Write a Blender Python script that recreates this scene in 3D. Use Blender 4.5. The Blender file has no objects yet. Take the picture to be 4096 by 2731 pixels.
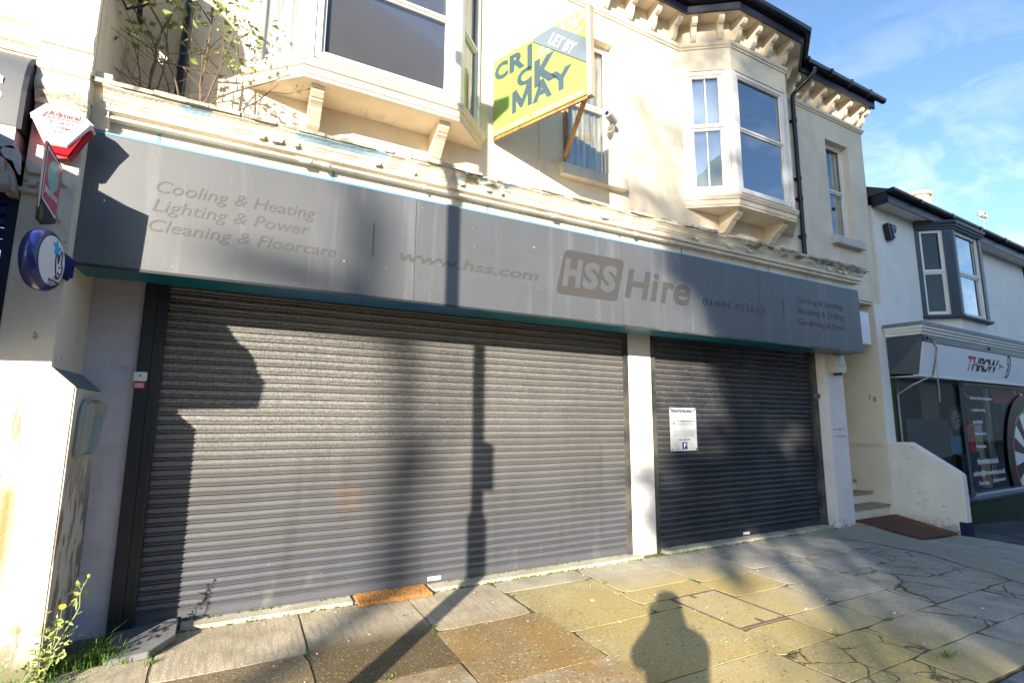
import bpy, bmesh, math, random
from mathutils import Vector, Matrix
R = math.radians
sc = bpy.context.scene
# ------------------------------------------------------------------ camera
CAM = Vector((0, -4.95, 1.6))
yaw, pitch, roll = 0.484545, 0.147726, 0.006825
fwd = Vector((math.sin(yaw)*math.cos(pitch), math.cos(yaw)*math.cos(pitch), math.sin(pitch)))
rt = Vector((math.cos(yaw), -math.sin(yaw), 0)); up = rt.cross(fwd)
r2 = rt*math.cos(roll) + up*math.sin(roll); u2 = up*math.cos(roll) - rt*math.sin(roll)
cam = bpy.data.cameras.new('camera'); cam.lens = 17.953; cam.sensor_width = 36; cam.clip_end = 2000; cam.clip_start = 0.05
co = bpy.data.objects.new('camera', cam); sc.collection.objects.link(co); sc.camera = co
co.matrix_world = Matrix(((r2.x, u2.x, -fwd.x, CAM.x), (r2.y, u2.y, -fwd.y, CAM.y), (r2.z, u2.z, -fwd.z, CAM.z), (0, 0, 0, 1)))
# ------------------------------------------------------------------ sky, sun, exposure
TO_SUN = Vector((-0.94, -1.0, 0.425)).normalized()
SUN_EL = math.asin(TO_SUN.z); SUN_AZ = math.atan2(TO_SUN.x, TO_SUN.y)
w = bpy.data.worlds.new('World'); sc.world = w; w.use_nodes = True
nt = w.node_tree; nt.nodes.clear()
out = nt.nodes.new('ShaderNodeOutputWorld'); bg = nt.nodes.new('ShaderNodeBackground'); bg.inputs[1].default_value = 0.118
sky = nt.nodes.new('ShaderNodeTexSky'); sky.sky_type = 'NISHITA'; sky.sun_disc = False
sky.sun_elevation = SUN_EL; sky.sun_rotation = SUN_AZ % (2*math.pi); sky.air_density = 1.0; sky.dust_density = 0.4; sky.ozone_density = 3.2
tc = nt.nodes.new('ShaderNodeTexCoord'); mp = nt.nodes.new('ShaderNodeMapping'); mp.inputs['Scale'].default_value = (2.0, 5.0, 9.0); mp.inputs['Rotation'].default_value = (0.0, R(-20), 0.25)
ns = nt.nodes.new('ShaderNodeTexNoise'); ns.inputs['Scale'].default_value = 1.7; ns.inputs['Detail'].default_value = 9; ns.inputs['Roughness'].default_value = 0.62; ns.inputs['Distortion'].default_value = 0.5
cr = nt.nodes.new('ShaderNodeValToRGB'); cr.color_ramp.elements[0].position = 0.45; cr.color_ramp.elements[1].position = 0.88
sep = nt.nodes.new('ShaderNodeSeparateXYZ'); mr = nt.nodes.new('ShaderNodeMapRange'); mr.inputs['From Min'].default_value = 0.62; mr.inputs['From Max'].default_value = 0.22
mul = nt.nodes.new('ShaderNodeMath'); mul.operation = 'MULTIPLY'
mx = nt.nodes.new('ShaderNodeMix'); mx.data_type = 'RGBA'; mx.inputs[7].default_value = (4.6, 4.9, 5.4, 1)
L = nt.links.new
L(tc.outputs['Generated'], mp.inputs[0]); L(mp.outputs[0], ns.inputs[0]); L(ns.outputs[0], cr.inputs[0])
L(tc.outputs['Generated'], sep.inputs[0]); L(sep.outputs[2], mr.inputs[0]); L(cr.outputs[0], mul.inputs[0]); L(mr.outputs[0], mul.inputs[1])
L(mul.outputs[0], mx.inputs[0]); L(sky.outputs[0], mx.inputs[6]); L(mx.outputs[2], bg.inputs[0]); L(bg.outputs[0], out.inputs[0])
sd = bpy.data.lights.new('sun', 'SUN'); sd.energy = 5.0; sd.angle = R(0.53); sd.color = (1.0, 0.90, 0.76)
so = bpy.data.objects.new('sun', sd); sc.collection.objects.link(so)
so.rotation_euler = TO_SUN.to_track_quat('Z', 'Y').to_euler(); so.location = (-30, -32, 14)
sc.view_settings.view_transform = 'Standard'; sc.view_settings.look = 'None'; sc.view_settings.gamma = 1.0
sc.view_settings.exposure = 1.48

# ------------------------------------------------------------------ materials
def mat(name, col, rough=0.6, metal=0.0, var=0.12, vs=2.5, bump=0.0, bs=60.0, layers=(), spec=0.5, coat=0.0, brick=None, emit=None):
    m = bpy.data.materials.new(name); m.use_nodes = True
    n = m.node_tree.nodes; l = m.node_tree.links; b = n['Principled BSDF']
    b.inputs['Roughness'].default_value = rough; b.inputs['Metallic'].default_value = metal
    b.inputs['Specular IOR Level'].default_value = spec; b.inputs['Coat Weight'].default_value = coat; b.inputs['Coat Roughness'].default_value = .45 if coat == .35 else .05
    geo = n.new('ShaderNodeNewGeometry'); pos = geo.outputs['Position']
    def noise(scale, stretch=(1, 1, 1), detail=5, rgh=0.55, off=(0, 0, 0)):
        mpn = n.new('ShaderNodeMapping'); mpn.inputs['Scale'].default_value = stretch; mpn.inputs['Location'].default_value = off
        t = n.new('ShaderNodeTexNoise'); t.inputs['Scale'].default_value = scale; t.inputs['Detail'].default_value = detail; t.inputs['Roughness'].default_value = rgh
        l.new(pos, mpn.inputs[0]); l.new(mpn.outputs[0], t.inputs[0]); return t.outputs[0]
    def ramp(src, lo, hi):
        r = n.new('ShaderNodeMapRange'); r.inputs['From Min'].default_value = lo; r.inputs['From Max'].default_value = hi
        l.new(src, r.inputs[0]); return r.outputs[0]
    def math2(op, a, b_):
        k = n.new('ShaderNodeMath'); k.operation = op
        for i, v in enumerate((a, b_)):
            if isinstance(v, (int, float)): k.inputs[i].default_value = v
            else: l.new(v, k.inputs[i])
        return k.outputs[0]
    def mix(fac, a, b_):
        k = n.new('ShaderNodeMix'); k.data_type = 'RGBA'
        if isinstance(fac, (int, float)): k.inputs[0].default_value = fac
        else: l.new(fac, k.inputs[0])
        for i, v in ((6, a), (7, b_)):
            if isinstance(v, tuple): k.inputs[i].default_value = (v[0], v[1], v[2], 1)
            else: l.new(v, k.inputs[i])
        return k.outputs[2]
    lo = tuple(c*(1-var) for c in col); hi = tuple(min(1, c*(1+var)) for c in col)
    c = mix(ramp(noise(vs), 0.3, 0.7), lo, hi)
    sepn = n.new('ShaderNodeSeparateXYZ'); l.new(pos, sepn.inputs[0])
    if brick:
        bt = n.new('ShaderNodeTexBrick'); mpn = n.new('ShaderNodeMapping'); mpn.inputs['Rotation'].default_value = (R(90), 0, 0)
        l.new(pos, mpn.inputs[0])
        cmb = n.new('ShaderNodeCombineXYZ'); l.new(sepn.outputs[0], cmb.inputs[0]); l.new(sepn.outputs[2], cmb.inputs[1])
        l.new(cmb.outputs[0], bt.inputs[0])
        bt.inputs['Scale'].default_value = 1; bt.inputs['Brick Width'].default_value = brick[0]; bt.inputs['Row Height'].default_value = brick[1]; bt.inputs['Mortar Size'].default_value = brick[2]
        c = mix(math2('MULTIPLY', bt.outputs['Fac'], brick[4]), c, brick[3])
    for d in layers:
        f = ramp(noise(d.get('s', 5), d.get('st', (1, 1, 1)), d.get('det', 6), d.get('r', 0.6), d.get('off', (0, 0, 0))), d['lo'], d['hi'])
        for ax, a0, a1 in d.get('m', ()):        # positional masks: 0 at a0, 1 at a1
            f = math2('MULTIPLY', f, ramp(sepn.outputs[ax], a0, a1))
        f = math2('MULTIPLY', f, d.get('k', 1.0))
        c = mix(f, c, d['c'])
    l.new(c, b.inputs['Base Color'])
    if bump:
        bp = n.new('ShaderNodeBump'); bp.inputs['Strength'].default_value = min(1.0, bump); bp.inputs['Distance'].default_value = 0.01
        h = noise(bs, (1, 1, 1), 4)
        if brick: h = math2('SUBTRACT', h, math2('MULTIPLY', bt.outputs['Fac'], 0.8))
        l.new(h, bp.inputs['Height']); l.new(bp.outputs[0], b.inputs['Normal'])
    if emit:
        b.inputs['Emission Color'].default_value = (*emit, 1); b.inputs['Emission Strength'].default_value = 1
    return m

def glass(name, tint, refl=0.25, rough=0.01, slope=1.0):
    m = bpy.data.materials.new(name); m.use_nodes = True
    n = m.node_tree.nodes; l = m.node_tree.links; n.clear()
    o = n.new('ShaderNodeOutputMaterial'); t = n.new('ShaderNodeBsdfTransparent'); t.inputs[0].default_value = (*tint, 1)
    g = n.new('ShaderNodeBsdfGlossy'); g.inputs['Roughness'].default_value = rough; g.inputs[0].default_value = (0.88, 0.94, 1, 1)
    f = n.new('ShaderNodeFresnel'); f.inputs[0].default_value = 1.5
    wn = n.new('ShaderNodeTexNoise'); wn.inputs['Scale'].default_value = 1.6; wn.inputs['Detail'].default_value = 1; gp_ = n.new('ShaderNodeNewGeometry'); l.new(gp_.outputs['Position'], wn.inputs[0]); wb = n.new('ShaderNodeBump'); wb.inputs['Strength'].default_value = .25; wb.inputs['Distance'].default_value = .02; l.new(wn.outputs[0], wb.inputs['Height']); l.new(wb.outputs[0], g.inputs['Normal'])
    a = n.new('ShaderNodeMath'); a.operation = 'MULTIPLY_ADD'; a.use_clamp = True; a.inputs[1].default_value = slope; a.inputs[2].default_value = refl
    x = n.new('ShaderNodeMixShader'); l.new(f.outputs[0], a.inputs[0]); l.new(a.outputs[0], x.inputs[0]); l.new(t.outputs[0], x.inputs[1]); l.new(g.outputs[0], x.inputs[2]); l.new(x.outputs[0], o.inputs[0])
    return m

Mt = {}
dirt = dict(c=(0.10, 0.085, 0.06))
Mt['cream'] = mat('cream_render', (0.78, 0.68, 0.52), 0.75, var=0.07, bump=0.25, bs=90, layers=[
    dict(c=(0.50, 0.38, 0.24), s=1.6, st=(1, 1, .25), lo=.55, hi=.85, k=.45),
    dict(c=(0.16, 0.12, 0.08), s=9, st=(1, 1, .15), lo=.66, hi=.9, k=.5),
    dict(c=(0.30, 0.22, 0.14), s=40, lo=.70, hi=.8, k=.4),
    dict(c=(0.42, 0.36, 0.27), s=2.1, lo=.497, hi=.503, k=.0),
    dict(c=(0.60, 0.50, 0.35), s=.9, lo=.50, hi=.62, k=.35, off=(4, 0, 2)),
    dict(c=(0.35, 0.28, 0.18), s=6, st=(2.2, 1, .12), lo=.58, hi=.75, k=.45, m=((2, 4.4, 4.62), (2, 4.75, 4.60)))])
Mt['cream_dirty'] = mat('weathered_cream_paint', (0.78, 0.70, 0.55), 0.7, var=0.08, bump=0.5, bs=50, layers=[
    dict(c=(0.42, 0.33, 0.22), s=3, st=(1, 1, .6), lo=.5, hi=.8, k=.5),
    dict(c=(0.12, 0.10, 0.07), s=14, st=(.4, 1, 1), lo=.62, hi=.78, k=.7),
    dict(c=(0.30, 0.48, 0.60), s=7, st=(.6, 1, 1.6), lo=.36, hi=.40, k=.9, m=((2, 3.835, 3.845), (0, .22, .26), (0, 1.02, .96))),
    dict(c=(0.30, 0.48, 0.60), s=7, st=(.6, 1, 1.6), lo=.40, hi=.44, k=.9, m=((2, 3.84, 3.85), (0, -.58, -.54), (0, -.34, -.38))),
    dict(c=(0.25, 0.40, 0.48), s=9, st=(.6, 1, 1.6), lo=.46, hi=.50, k=.9, m=((2, 3.815, 3.83), (0, 1.5, 1.7), (0, 2.35, 2.2))),
    dict(c=(0.05, 0.05, 0.02), s=11, st=(.7, 1, 1.2), lo=.42, hi=.52, k=.95, m=((2, 3.80, 3.83), (0, 1.55, 1.75), (0, 2.3, 2.1))),
    dict(c=(0.20, 0.28, 0.32), s=9, st=(.6, 1, 1.6), lo=.50, hi=.54, k=.9, m=((2, 3.82, 3.84), (0, 6.0, 6.3))),
    dict(c=(0.13, 0.10, 0.06), s=7, st=(.5, 1, 1.5), lo=.52, hi=.60, k=.8, m=((2, 3.80, 3.84), (0, 4.6, 5.4)))])
Mt['ledge'] = mat('weathered_ledge_top', (0.52, 0.46, 0.36), 0.9, var=0.3, vs=12, bump=0.8, bs=60, layers=[
    dict(c=(0.10, 0.09, 0.06), s=20, st=(.5, 1, 1), lo=.5, hi=.65, k=.8), dict(c=(0.12, 0.13, 0.05), s=1.3, lo=.55, hi=.7, k=.7),
    dict(c=(0.75, 0.7, 0.6), s=30, lo=.6, hi=.7, k=.8)])
Mt['white_frame'] = mat('white_frame_paint', (0.80, 0.76, 0.70), 0.35, var=0.04, layers=[dict(c=(0.35, 0.26, 0.16), s=12, st=(1, 1, .2), lo=.66, hi=.85, k=.5)])
Mt['sillpaint'] = mat('weathered_sill_paint', (0.60, 0.555, 0.48), 0.75, var=.12, vs=5, layers=[dict(c=(0.2, 0.17, 0.13), s=9, lo=.6, hi=.8, k=.6)])
Mt['upvc_shade'] = mat('white_plastic', (0.80, 0.80, 0.78), 0.3, var=0.03)
Mt['lilac'] = mat('painted_brick_pilaster', (0.64, 0.61, 0.66), 0.7, var=0.12, bump=0.4, bs=50, brick=(0.45, 0.15, 0.005, (0.34, 0.32, 0.34), .15), layers=[
    dict(c=(0.10, 0.09, 0.08), s=9, lo=.66, hi=.8, k=.7), dict(c=(0.22, 0.21, 0.2), s=2, st=(1, 1, .3), lo=.5, hi=.8, k=.45)])
Mt['pillar'] = mat('painted_brick_pillar', (0.74, 0.70, 0.66), 0.65, var=0.07, bump=0.4, bs=50, brick=(0.225, 0.075, 0.004, (0.55, 0.51, 0.47), .28), layers=[
    dict(c=(0.10, 0.10, 0.04), s=16, lo=.48, hi=.62, k=.9, m=((2, .16, -.02),)), dict(c=(0.25, 0.22, 0.18), s=12, lo=.66, hi=.8, k=.6)])
Mt['party'] = mat('peeling_cream_pilaster', (0.72, 0.655, 0.54), 0.75, var=0.06, bump=0.5, bs=40, layers=[
    dict(c=(0.44, 0.19, 0.06), s=4, st=(2, 1, .4), lo=.05, hi=.5, k=.95, m=((0, -1.12, -1.20), (2, 1.26, 1.12), (2, .30, .60))),
    dict(c=(0.26, 0.23, 0.17), s=7.5, lo=.53, hi=.545, k=.9, m=((2, .62, .30),)), dict(c=(0.30, 0.25, 0.18), s=17, lo=.63, hi=.65, k=.85, m=((2, 1.7, .8),)), dict(c=(0.55, 0.47, 0.34), s=3.2, lo=.55, hi=.75, k=.45, off=(8, 1, 3)),
    dict(c=(0.14, 0.15, 0.06), s=8, lo=.38, hi=.5, k=.95, m=((2, .27, .10),)),
    dict(c=(0.30, 0.24, 0.17), s=14, lo=.66, hi=.69, k=.8),
    dict(c=(0.20, 0.15, 0.10), s=3.0, st=(3, 1, .35), lo=.62, hi=.66, k=.8, m=((2, 2.9, 2.5),)),
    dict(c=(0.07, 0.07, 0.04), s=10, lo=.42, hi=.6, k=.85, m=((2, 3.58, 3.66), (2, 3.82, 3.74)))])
Mt['party_side'] = mat('peeling_side_paint', (0.60, 0.55, 0.46), 0.8, var=0.08, bump=0.5, bs=40, layers=[
    dict(c=(0.20, 0.17, 0.13), s=9, st=(1, 1, .4), lo=.50, hi=.53, k=.9, m=((2, 1.6, .9),)),
    dict(c=(0.12, 0.10, 0.06), s=6, st=(1, 1, .4), lo=.5, hi=.75, k=.6, m=((2, 3.9, 4.4),))])
def shutter_mat():
    m = mat('weathered_shutter_steel', (0.150, 0.147, 0.140), 0.45, metal=.2, var=0.15, vs=1.5, bump=0.25, bs=120, spec=.5, layers=[
        dict(c=(0.098, 0.106, 0.126), s=1.2, lo=.0, hi=.5, k=.85, m=((2, 1.3, .3),)),
        dict(c=(0.028, 0.032, 0.042), s=.8, lo=.1, hi=.5, k=.9, m=((0, 4.3, 5.3),)),  # right shutter: cleaner steel, darkened further with shade put into the colour
        dict(c=(0.40, 0.385, 0.36), s=62, st=(1, 1, .8), lo=.44, hi=.62, k=.62, m=((2, 1.0, 1.6), (0, 4.6, 1.0))),
        dict(c=(0.36, 0.35, 0.33), s=50, st=(1, 1, .9), lo=.52, hi=.68, k=.5, m=((2, 1.3, 1.8),)), dict(c=(0.10, 0.095, 0.09), s=1.0, st=(.12, 1, 14.5), lo=.50, hi=.66, k=.5), dict(c=(0.07, 0.065, 0.06), s=2.2, st=(1.6, 1, .25), lo=.56, hi=.80, k=.55), dict(c=(0.30, 0.27, 0.23), s=5, st=(1, 1, .5), lo=.58, hi=.75, k=.45, m=((2, .5, .05),)),
        dict(c=(0.15, 0.10, 0.07), s=3, st=(.25, 1, 6), lo=.55, hi=.75, k=.35),
        dict(c=(0.80, 0.80, 0.76), s=75, lo=.735, hi=.76, k=1.0, det=2, m=((2, 1.0, .3),)),
        dict(c=(0.24, 0.15, 0.09), s=6, lo=.46, hi=.50, k=.28, m=((0, .82, .84), (0, 1.14, 1.12), (2, .70, .72), (2, .99, .97)))])
    return m
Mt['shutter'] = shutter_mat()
Mt['dark_guide'] = mat('dark_guide_steel', (0.022, 0.027, 0.03), 0.5, var=.2, layers=[dict(c=(0.22, 0.19, 0.15), s=3, lo=.35, hi=.7, k=.6, m=((0, 3.0, 4.0),))])
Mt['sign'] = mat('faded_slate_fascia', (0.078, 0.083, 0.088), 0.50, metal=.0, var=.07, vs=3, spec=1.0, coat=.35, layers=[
    dict(c=(0.034, 0.044, 0.062), s=.7, lo=-.6, hi=.25, k=.62, m=((0, 4.6, 6.0),)),  # right part less faded, and its shade painted into the base colour
    dict(c=(0.235, 0.24, 0.26), s=7, st=(1, 1, .06), lo=.55, hi=.8, k=.45),
    dict(c=(0.8, 0.8, 0.78), s=34, lo=.80, hi=.81, k=.9, det=1)])
Mt['ghost'] = mat('ghost_lettering', (0.066, 0.061, 0.058), 0.56, metal=.2, var=.05, spec=.7)
Mt['ghost_light'] = mat('ghost_lettering_pale', (0.083, 0.0775, 0.0745), 0.54, metal=.2, var=.05, spec=.8)
Mt['badge_letter'] = mat('badge_letter_slate', (0.078, 0.083, 0.088), 0.50, metal=.0, var=.07, vs=3, spec=.9)
Mt['blue_trim'] = mat('pale_blue_trim', (0.13, 0.32, 0.52), 0.5, var=.1)
Mt['teal'] = mat('teal_soffit', (0.0, 0.135, 0.19), 0.35, var=.2, layers=[dict(c=(0.01, 0.11, 0.26), s=.01, lo=-1, hi=0, k=1, m=((0, .07, .08), (0, 1.95, 1.94)))])
Mt['gutter'] = mat('black_gutter_plastic', (0.008, 0.009, 0.018), 0.35, var=.2)
Mt['roof'] = mat('roof_slate', (0.05, 0.05, 0.06), 0.7, var=.2, bump=.4, bs=20)
Mt['dark'] = mat('dark_interior', (0.006, 0.008, 0.008), 0.9, var=.2)
Mt['blind'] = mat('grey_blind', (0.115, 0.112, 0.118), 0.85, var=.06)
Mt['white_blind'] = mat('pale_blind', (0.72, 0.71, 0.74), 0.85, var=.05)
Mt['curtain'] = mat('net_curtain', (0.86, 0.78, 0.64), 0.85, var=.15, vs=3, layers=[dict(c=(0.30, 0.25, 0.18), s=9, st=(2.5, 2.5, .12), lo=.42, hi=.6, k=.85)])
Mt['glass'] = glass('window_glass', (0.88, 0.90, 0.89), .0, slope=.4)
Mt['glass_matt'] = glass('dusty_window_glass', (0.9, 0.9, 0.9), .0, .25, slope=.35)
Mt['glass_sky'] = glass('reflective_window_glass', (0.30, 0.35, 0.42), .34)
Mt['glass_pale'] = glass('half_reflective_window_glass', (0.80, 0.83, 0.84), .20, slope=.9)
Mt['neigh'] = mat('pale_grey_render', (0.86, 0.83, 0.75), 0.8, var=.05, bump=.2, bs=60, layers=[dict(c=(0.45, 0.42, 0.36), s=2, st=(1, 1, .3), lo=.6, hi=.85, k=.4)])
Mt['slate_paint'] = mat('slate_blue_paint', (0.045, 0.065, 0.085), 0.4, var=.1, layers=[dict(c=(0.02, 0.025, 0.03), s=30, st=(3, 3, .1), lo=.6, hi=.7, k=.6)])
Mt['lead'] = mat('lead_flashing', (0.17, 0.20, 0.235), 0.55, var=.2, vs=8, bump=.3, bs=30)
Mt['tile'] = mat('green_glazed_tile', (0.018, 0.05, 0.018), 0.2, var=.35, vs=8, brick=(0.15, 0.075, 0.006, (0.05, 0.06, 0.03), .8), bump=.3, bs=20)
Mt['white_sign'] = mat('white_sign_panel', (0.86, 0.87, 0.92), 0.45, var=.03)
Mt['white'] = mat('white_enamel', (0.82, 0.82, 0.82), 0.4, var=.03)
Mt['notice_white'] = mat('notice_sheet', (0.50, 0.51, 0.52), 0.4, var=.03)
Mt['black'] = mat('black_ink', (0.015, 0.015, 0.02), 0.5, var=.1)
Mt['red'] = mat('red_ink', (0.55, 0.03, 0.04), 0.4, var=.05)
Mt['redp'] = mat('red_translucent_plastic', (0.50, 0.01, 0.02), 0.18, var=.1, coat=.5)
Mt['lime'] = mat('lime_green_panel', (0.235, 0.385, 0.085), 0.45, var=.04, layers=[dict(c=(0.2, 0.33, 0.04), s=3, st=(3, 3, .3), lo=.6, hi=.8, k=.3)])
Mt['lime_white'] = mat('cream_lettering', (0.85, 0.88, 0.62), 0.45, var=.02)
Mt['sgrey'] = mat('blue_grey_lettering', (0.085, 0.13, 0.165), 0.45, var=.04)
Mt['agent_grey'] = mat('dark_blue_grey_lettering', (0.045, 0.072, 0.095), 0.5, var=.05)
Mt['slip'] = mat('grey_slip_board', (0.135, 0.17, 0.205), 0.45, var=.05)
Mt['wood'] = mat('weathered_timber', (0.36, 0.20, 0.08), 0.75, var=.3, vs=6, bump=.3, bs=50, layers=[dict(c=(0.12, 0.05, 0.02), s=8, st=(3, 3, .2), lo=.5, hi=.7, k=.8)])
Mt['wood_pale'] = mat('pale_post_timber', (0.62, 0.45, 0.30), 0.75, var=.15, vs=6)
Mt['navy'] = mat('royal_blue_plastic', (0.010, 0.017, 0.14), 0.3, var=.08, coat=.4)
Mt['navy_paint'] = mat('navy_paint', (0.006, 0.016, 0.06), 0.45, var=.3)
Mt['face'] = mat('white_sign_face', (0.70, 0.72, 0.80), 0.35, var=.03)
Mt['cyan'] = mat('cyan_ink', (0.01, 0.35, 0.65), 0.4, var=.03)
Mt['magenta'] = mat('faded_magenta_panel', (0.42, 0.07, 0.15), 0.4, var=.2, vs=9)
Mt['mint'] = mat('faded_teal_disc', (0.20, 0.47, 0.45), 0.4, var=.25, vs=14)
Mt['grey_fascia'] = mat('steel_grey_fascia', (0.10, 0.105, 0.115), 0.4, var=.12, vs=3, spec=.6)
Mt['grey_metal'] = mat('galvanised_grey', (0.42, 0.43, 0.43), 0.5, var=.15, vs=8)
Mt['awning'] = mat('old_white_bracket_paint', (0.60, 0.54, 0.48), 0.5, var=.15, vs=12)
Mt['plastic'] = mat('grey_beige_plastic', (0.40, 0.40, 0.35), 0.45, var=.05)
Mt['cream_plastic'] = mat('aged_cream_plastic', (0.72, 0.66, 0.48), 0.4, var=.06)
Mt['camgrey'] = mat('grey_camera_plastic', (0.48, 0.45, 0.43), 0.35, var=.05)
Mt['brass'] = mat('dull_brass', (0.22, 0.15, 0.06), 0.4, metal=.6, var=.2)
Mt['coir'] = mat('coir_mat_fibre', (0.42, 0.20, 0.06), 0.95, var=.3, vs=60, bump=1.0, bs=160, layers=[dict(c=(0.22, 0.06, 0.01), s=5, lo=.5, hi=.7, k=.7)])
Mt['rust'] = mat('rusty_steel_plate', (0.105, 0.040, 0.022), 0.8, var=.25, vs=5, bump=.5, bs=80, layers=[
    dict(c=(0.36, 0.11, 0.02), s=4, lo=.35, hi=.6, k=.85, m=((0, 9.6, 9.93),)), dict(c=(0.5, 0.45, 0.4), s=30, lo=.72, hi=.74, k=.8)])
Mt['slate_slab'] = mat('grey_roofing_slab', (0.16, 0.16, 0.165), 0.75, var=.12, vs=6, bump=.4, bs=120)
Mt['card_lit'] = mat('lit_brown_card', (0.80, 0.50, 0.24), 0.8, var=.12, vs=10)  # card colour raised as if lit, for goods in the dim shop window
Mt['red_lit'] = mat('lit_red_cloth', (0.85, 0.04, 0.05), 0.6, var=.1)  # red raised the same way, light painted into the colour
Mt['card'] = mat('brown_card', (0.48, 0.30, 0.15), 0.8, var=.12, vs=10)
Mt['leaf'] = mat('yellow_green_leaf', (0.27, 0.33, 0.09), 0.55, var=.45, vs=11, layers=[dict(c=(0.34, 0.20, 0.04), s=9, lo=.58, hi=.66, k=.8)])
Mt['grassm'] = mat('grass_blade', (0.10, 0.20, 0.03), 0.6, var=.4, vs=30)
Mt['stem'] = mat('brown_stem', (0.15, 0.105, 0.07), 0.8, var=.3, vs=20)
Mt['gstem'] = mat('green_stem', (0.22, 0.25, 0.09), 0.7, var=.2, vs=20)
Mt['yellow'] = mat('yellow_petal', (0.85, 0.50, 0.02), 0.6, var=.1)
Mt['moss'] = mat('moss', (0.09, 0.15, 0.02), 0.95, var=.4, vs=40, bump=.8, bs=120)
Mt['terracotta'] = mat('pale_terracotta', (0.66, 0.42, 0.27), 0.8, var=.15, vs=3)
Mt['stone_step'] = mat('worn_stone_step', (0.30, 0.27, 0.19), 0.85, var=.2, vs=5, bump=.4, bs=60)
Mt['lowwall'] = mat('stained_cream_render', (0.86, 0.82, 0.70), 0.8, var=.07, bump=.4, bs=40, layers=[
    dict(c=(0.24, 0.19, 0.08), s=9, st=(1, 1, 2), lo=.62, hi=.72, k=.75), dict(c=(0.20, 0.20, 0.13), s=3, lo=.6, hi=.8, k=.4),
    dict(c=(0.12, 0.10, 0.06), s=10, lo=.40, hi=.6, k=.8, m=((2, .10, -.12),))])
Mt['alley'] = mat('alley_cream_render', (0.80, 0.72, 0.55), 0.8, var=.06, bump=.3, bs=40, layers=[
    dict(c=(0.25, 0.24, 0.17), s=5, lo=.55, hi=.75, k=.6, m=((2, 1.3, .3),))])
Mt['mdf'] = mat('brown_board', (0.33, 0.19, 0.08), 0.7, var=.12, vs=6)

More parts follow.
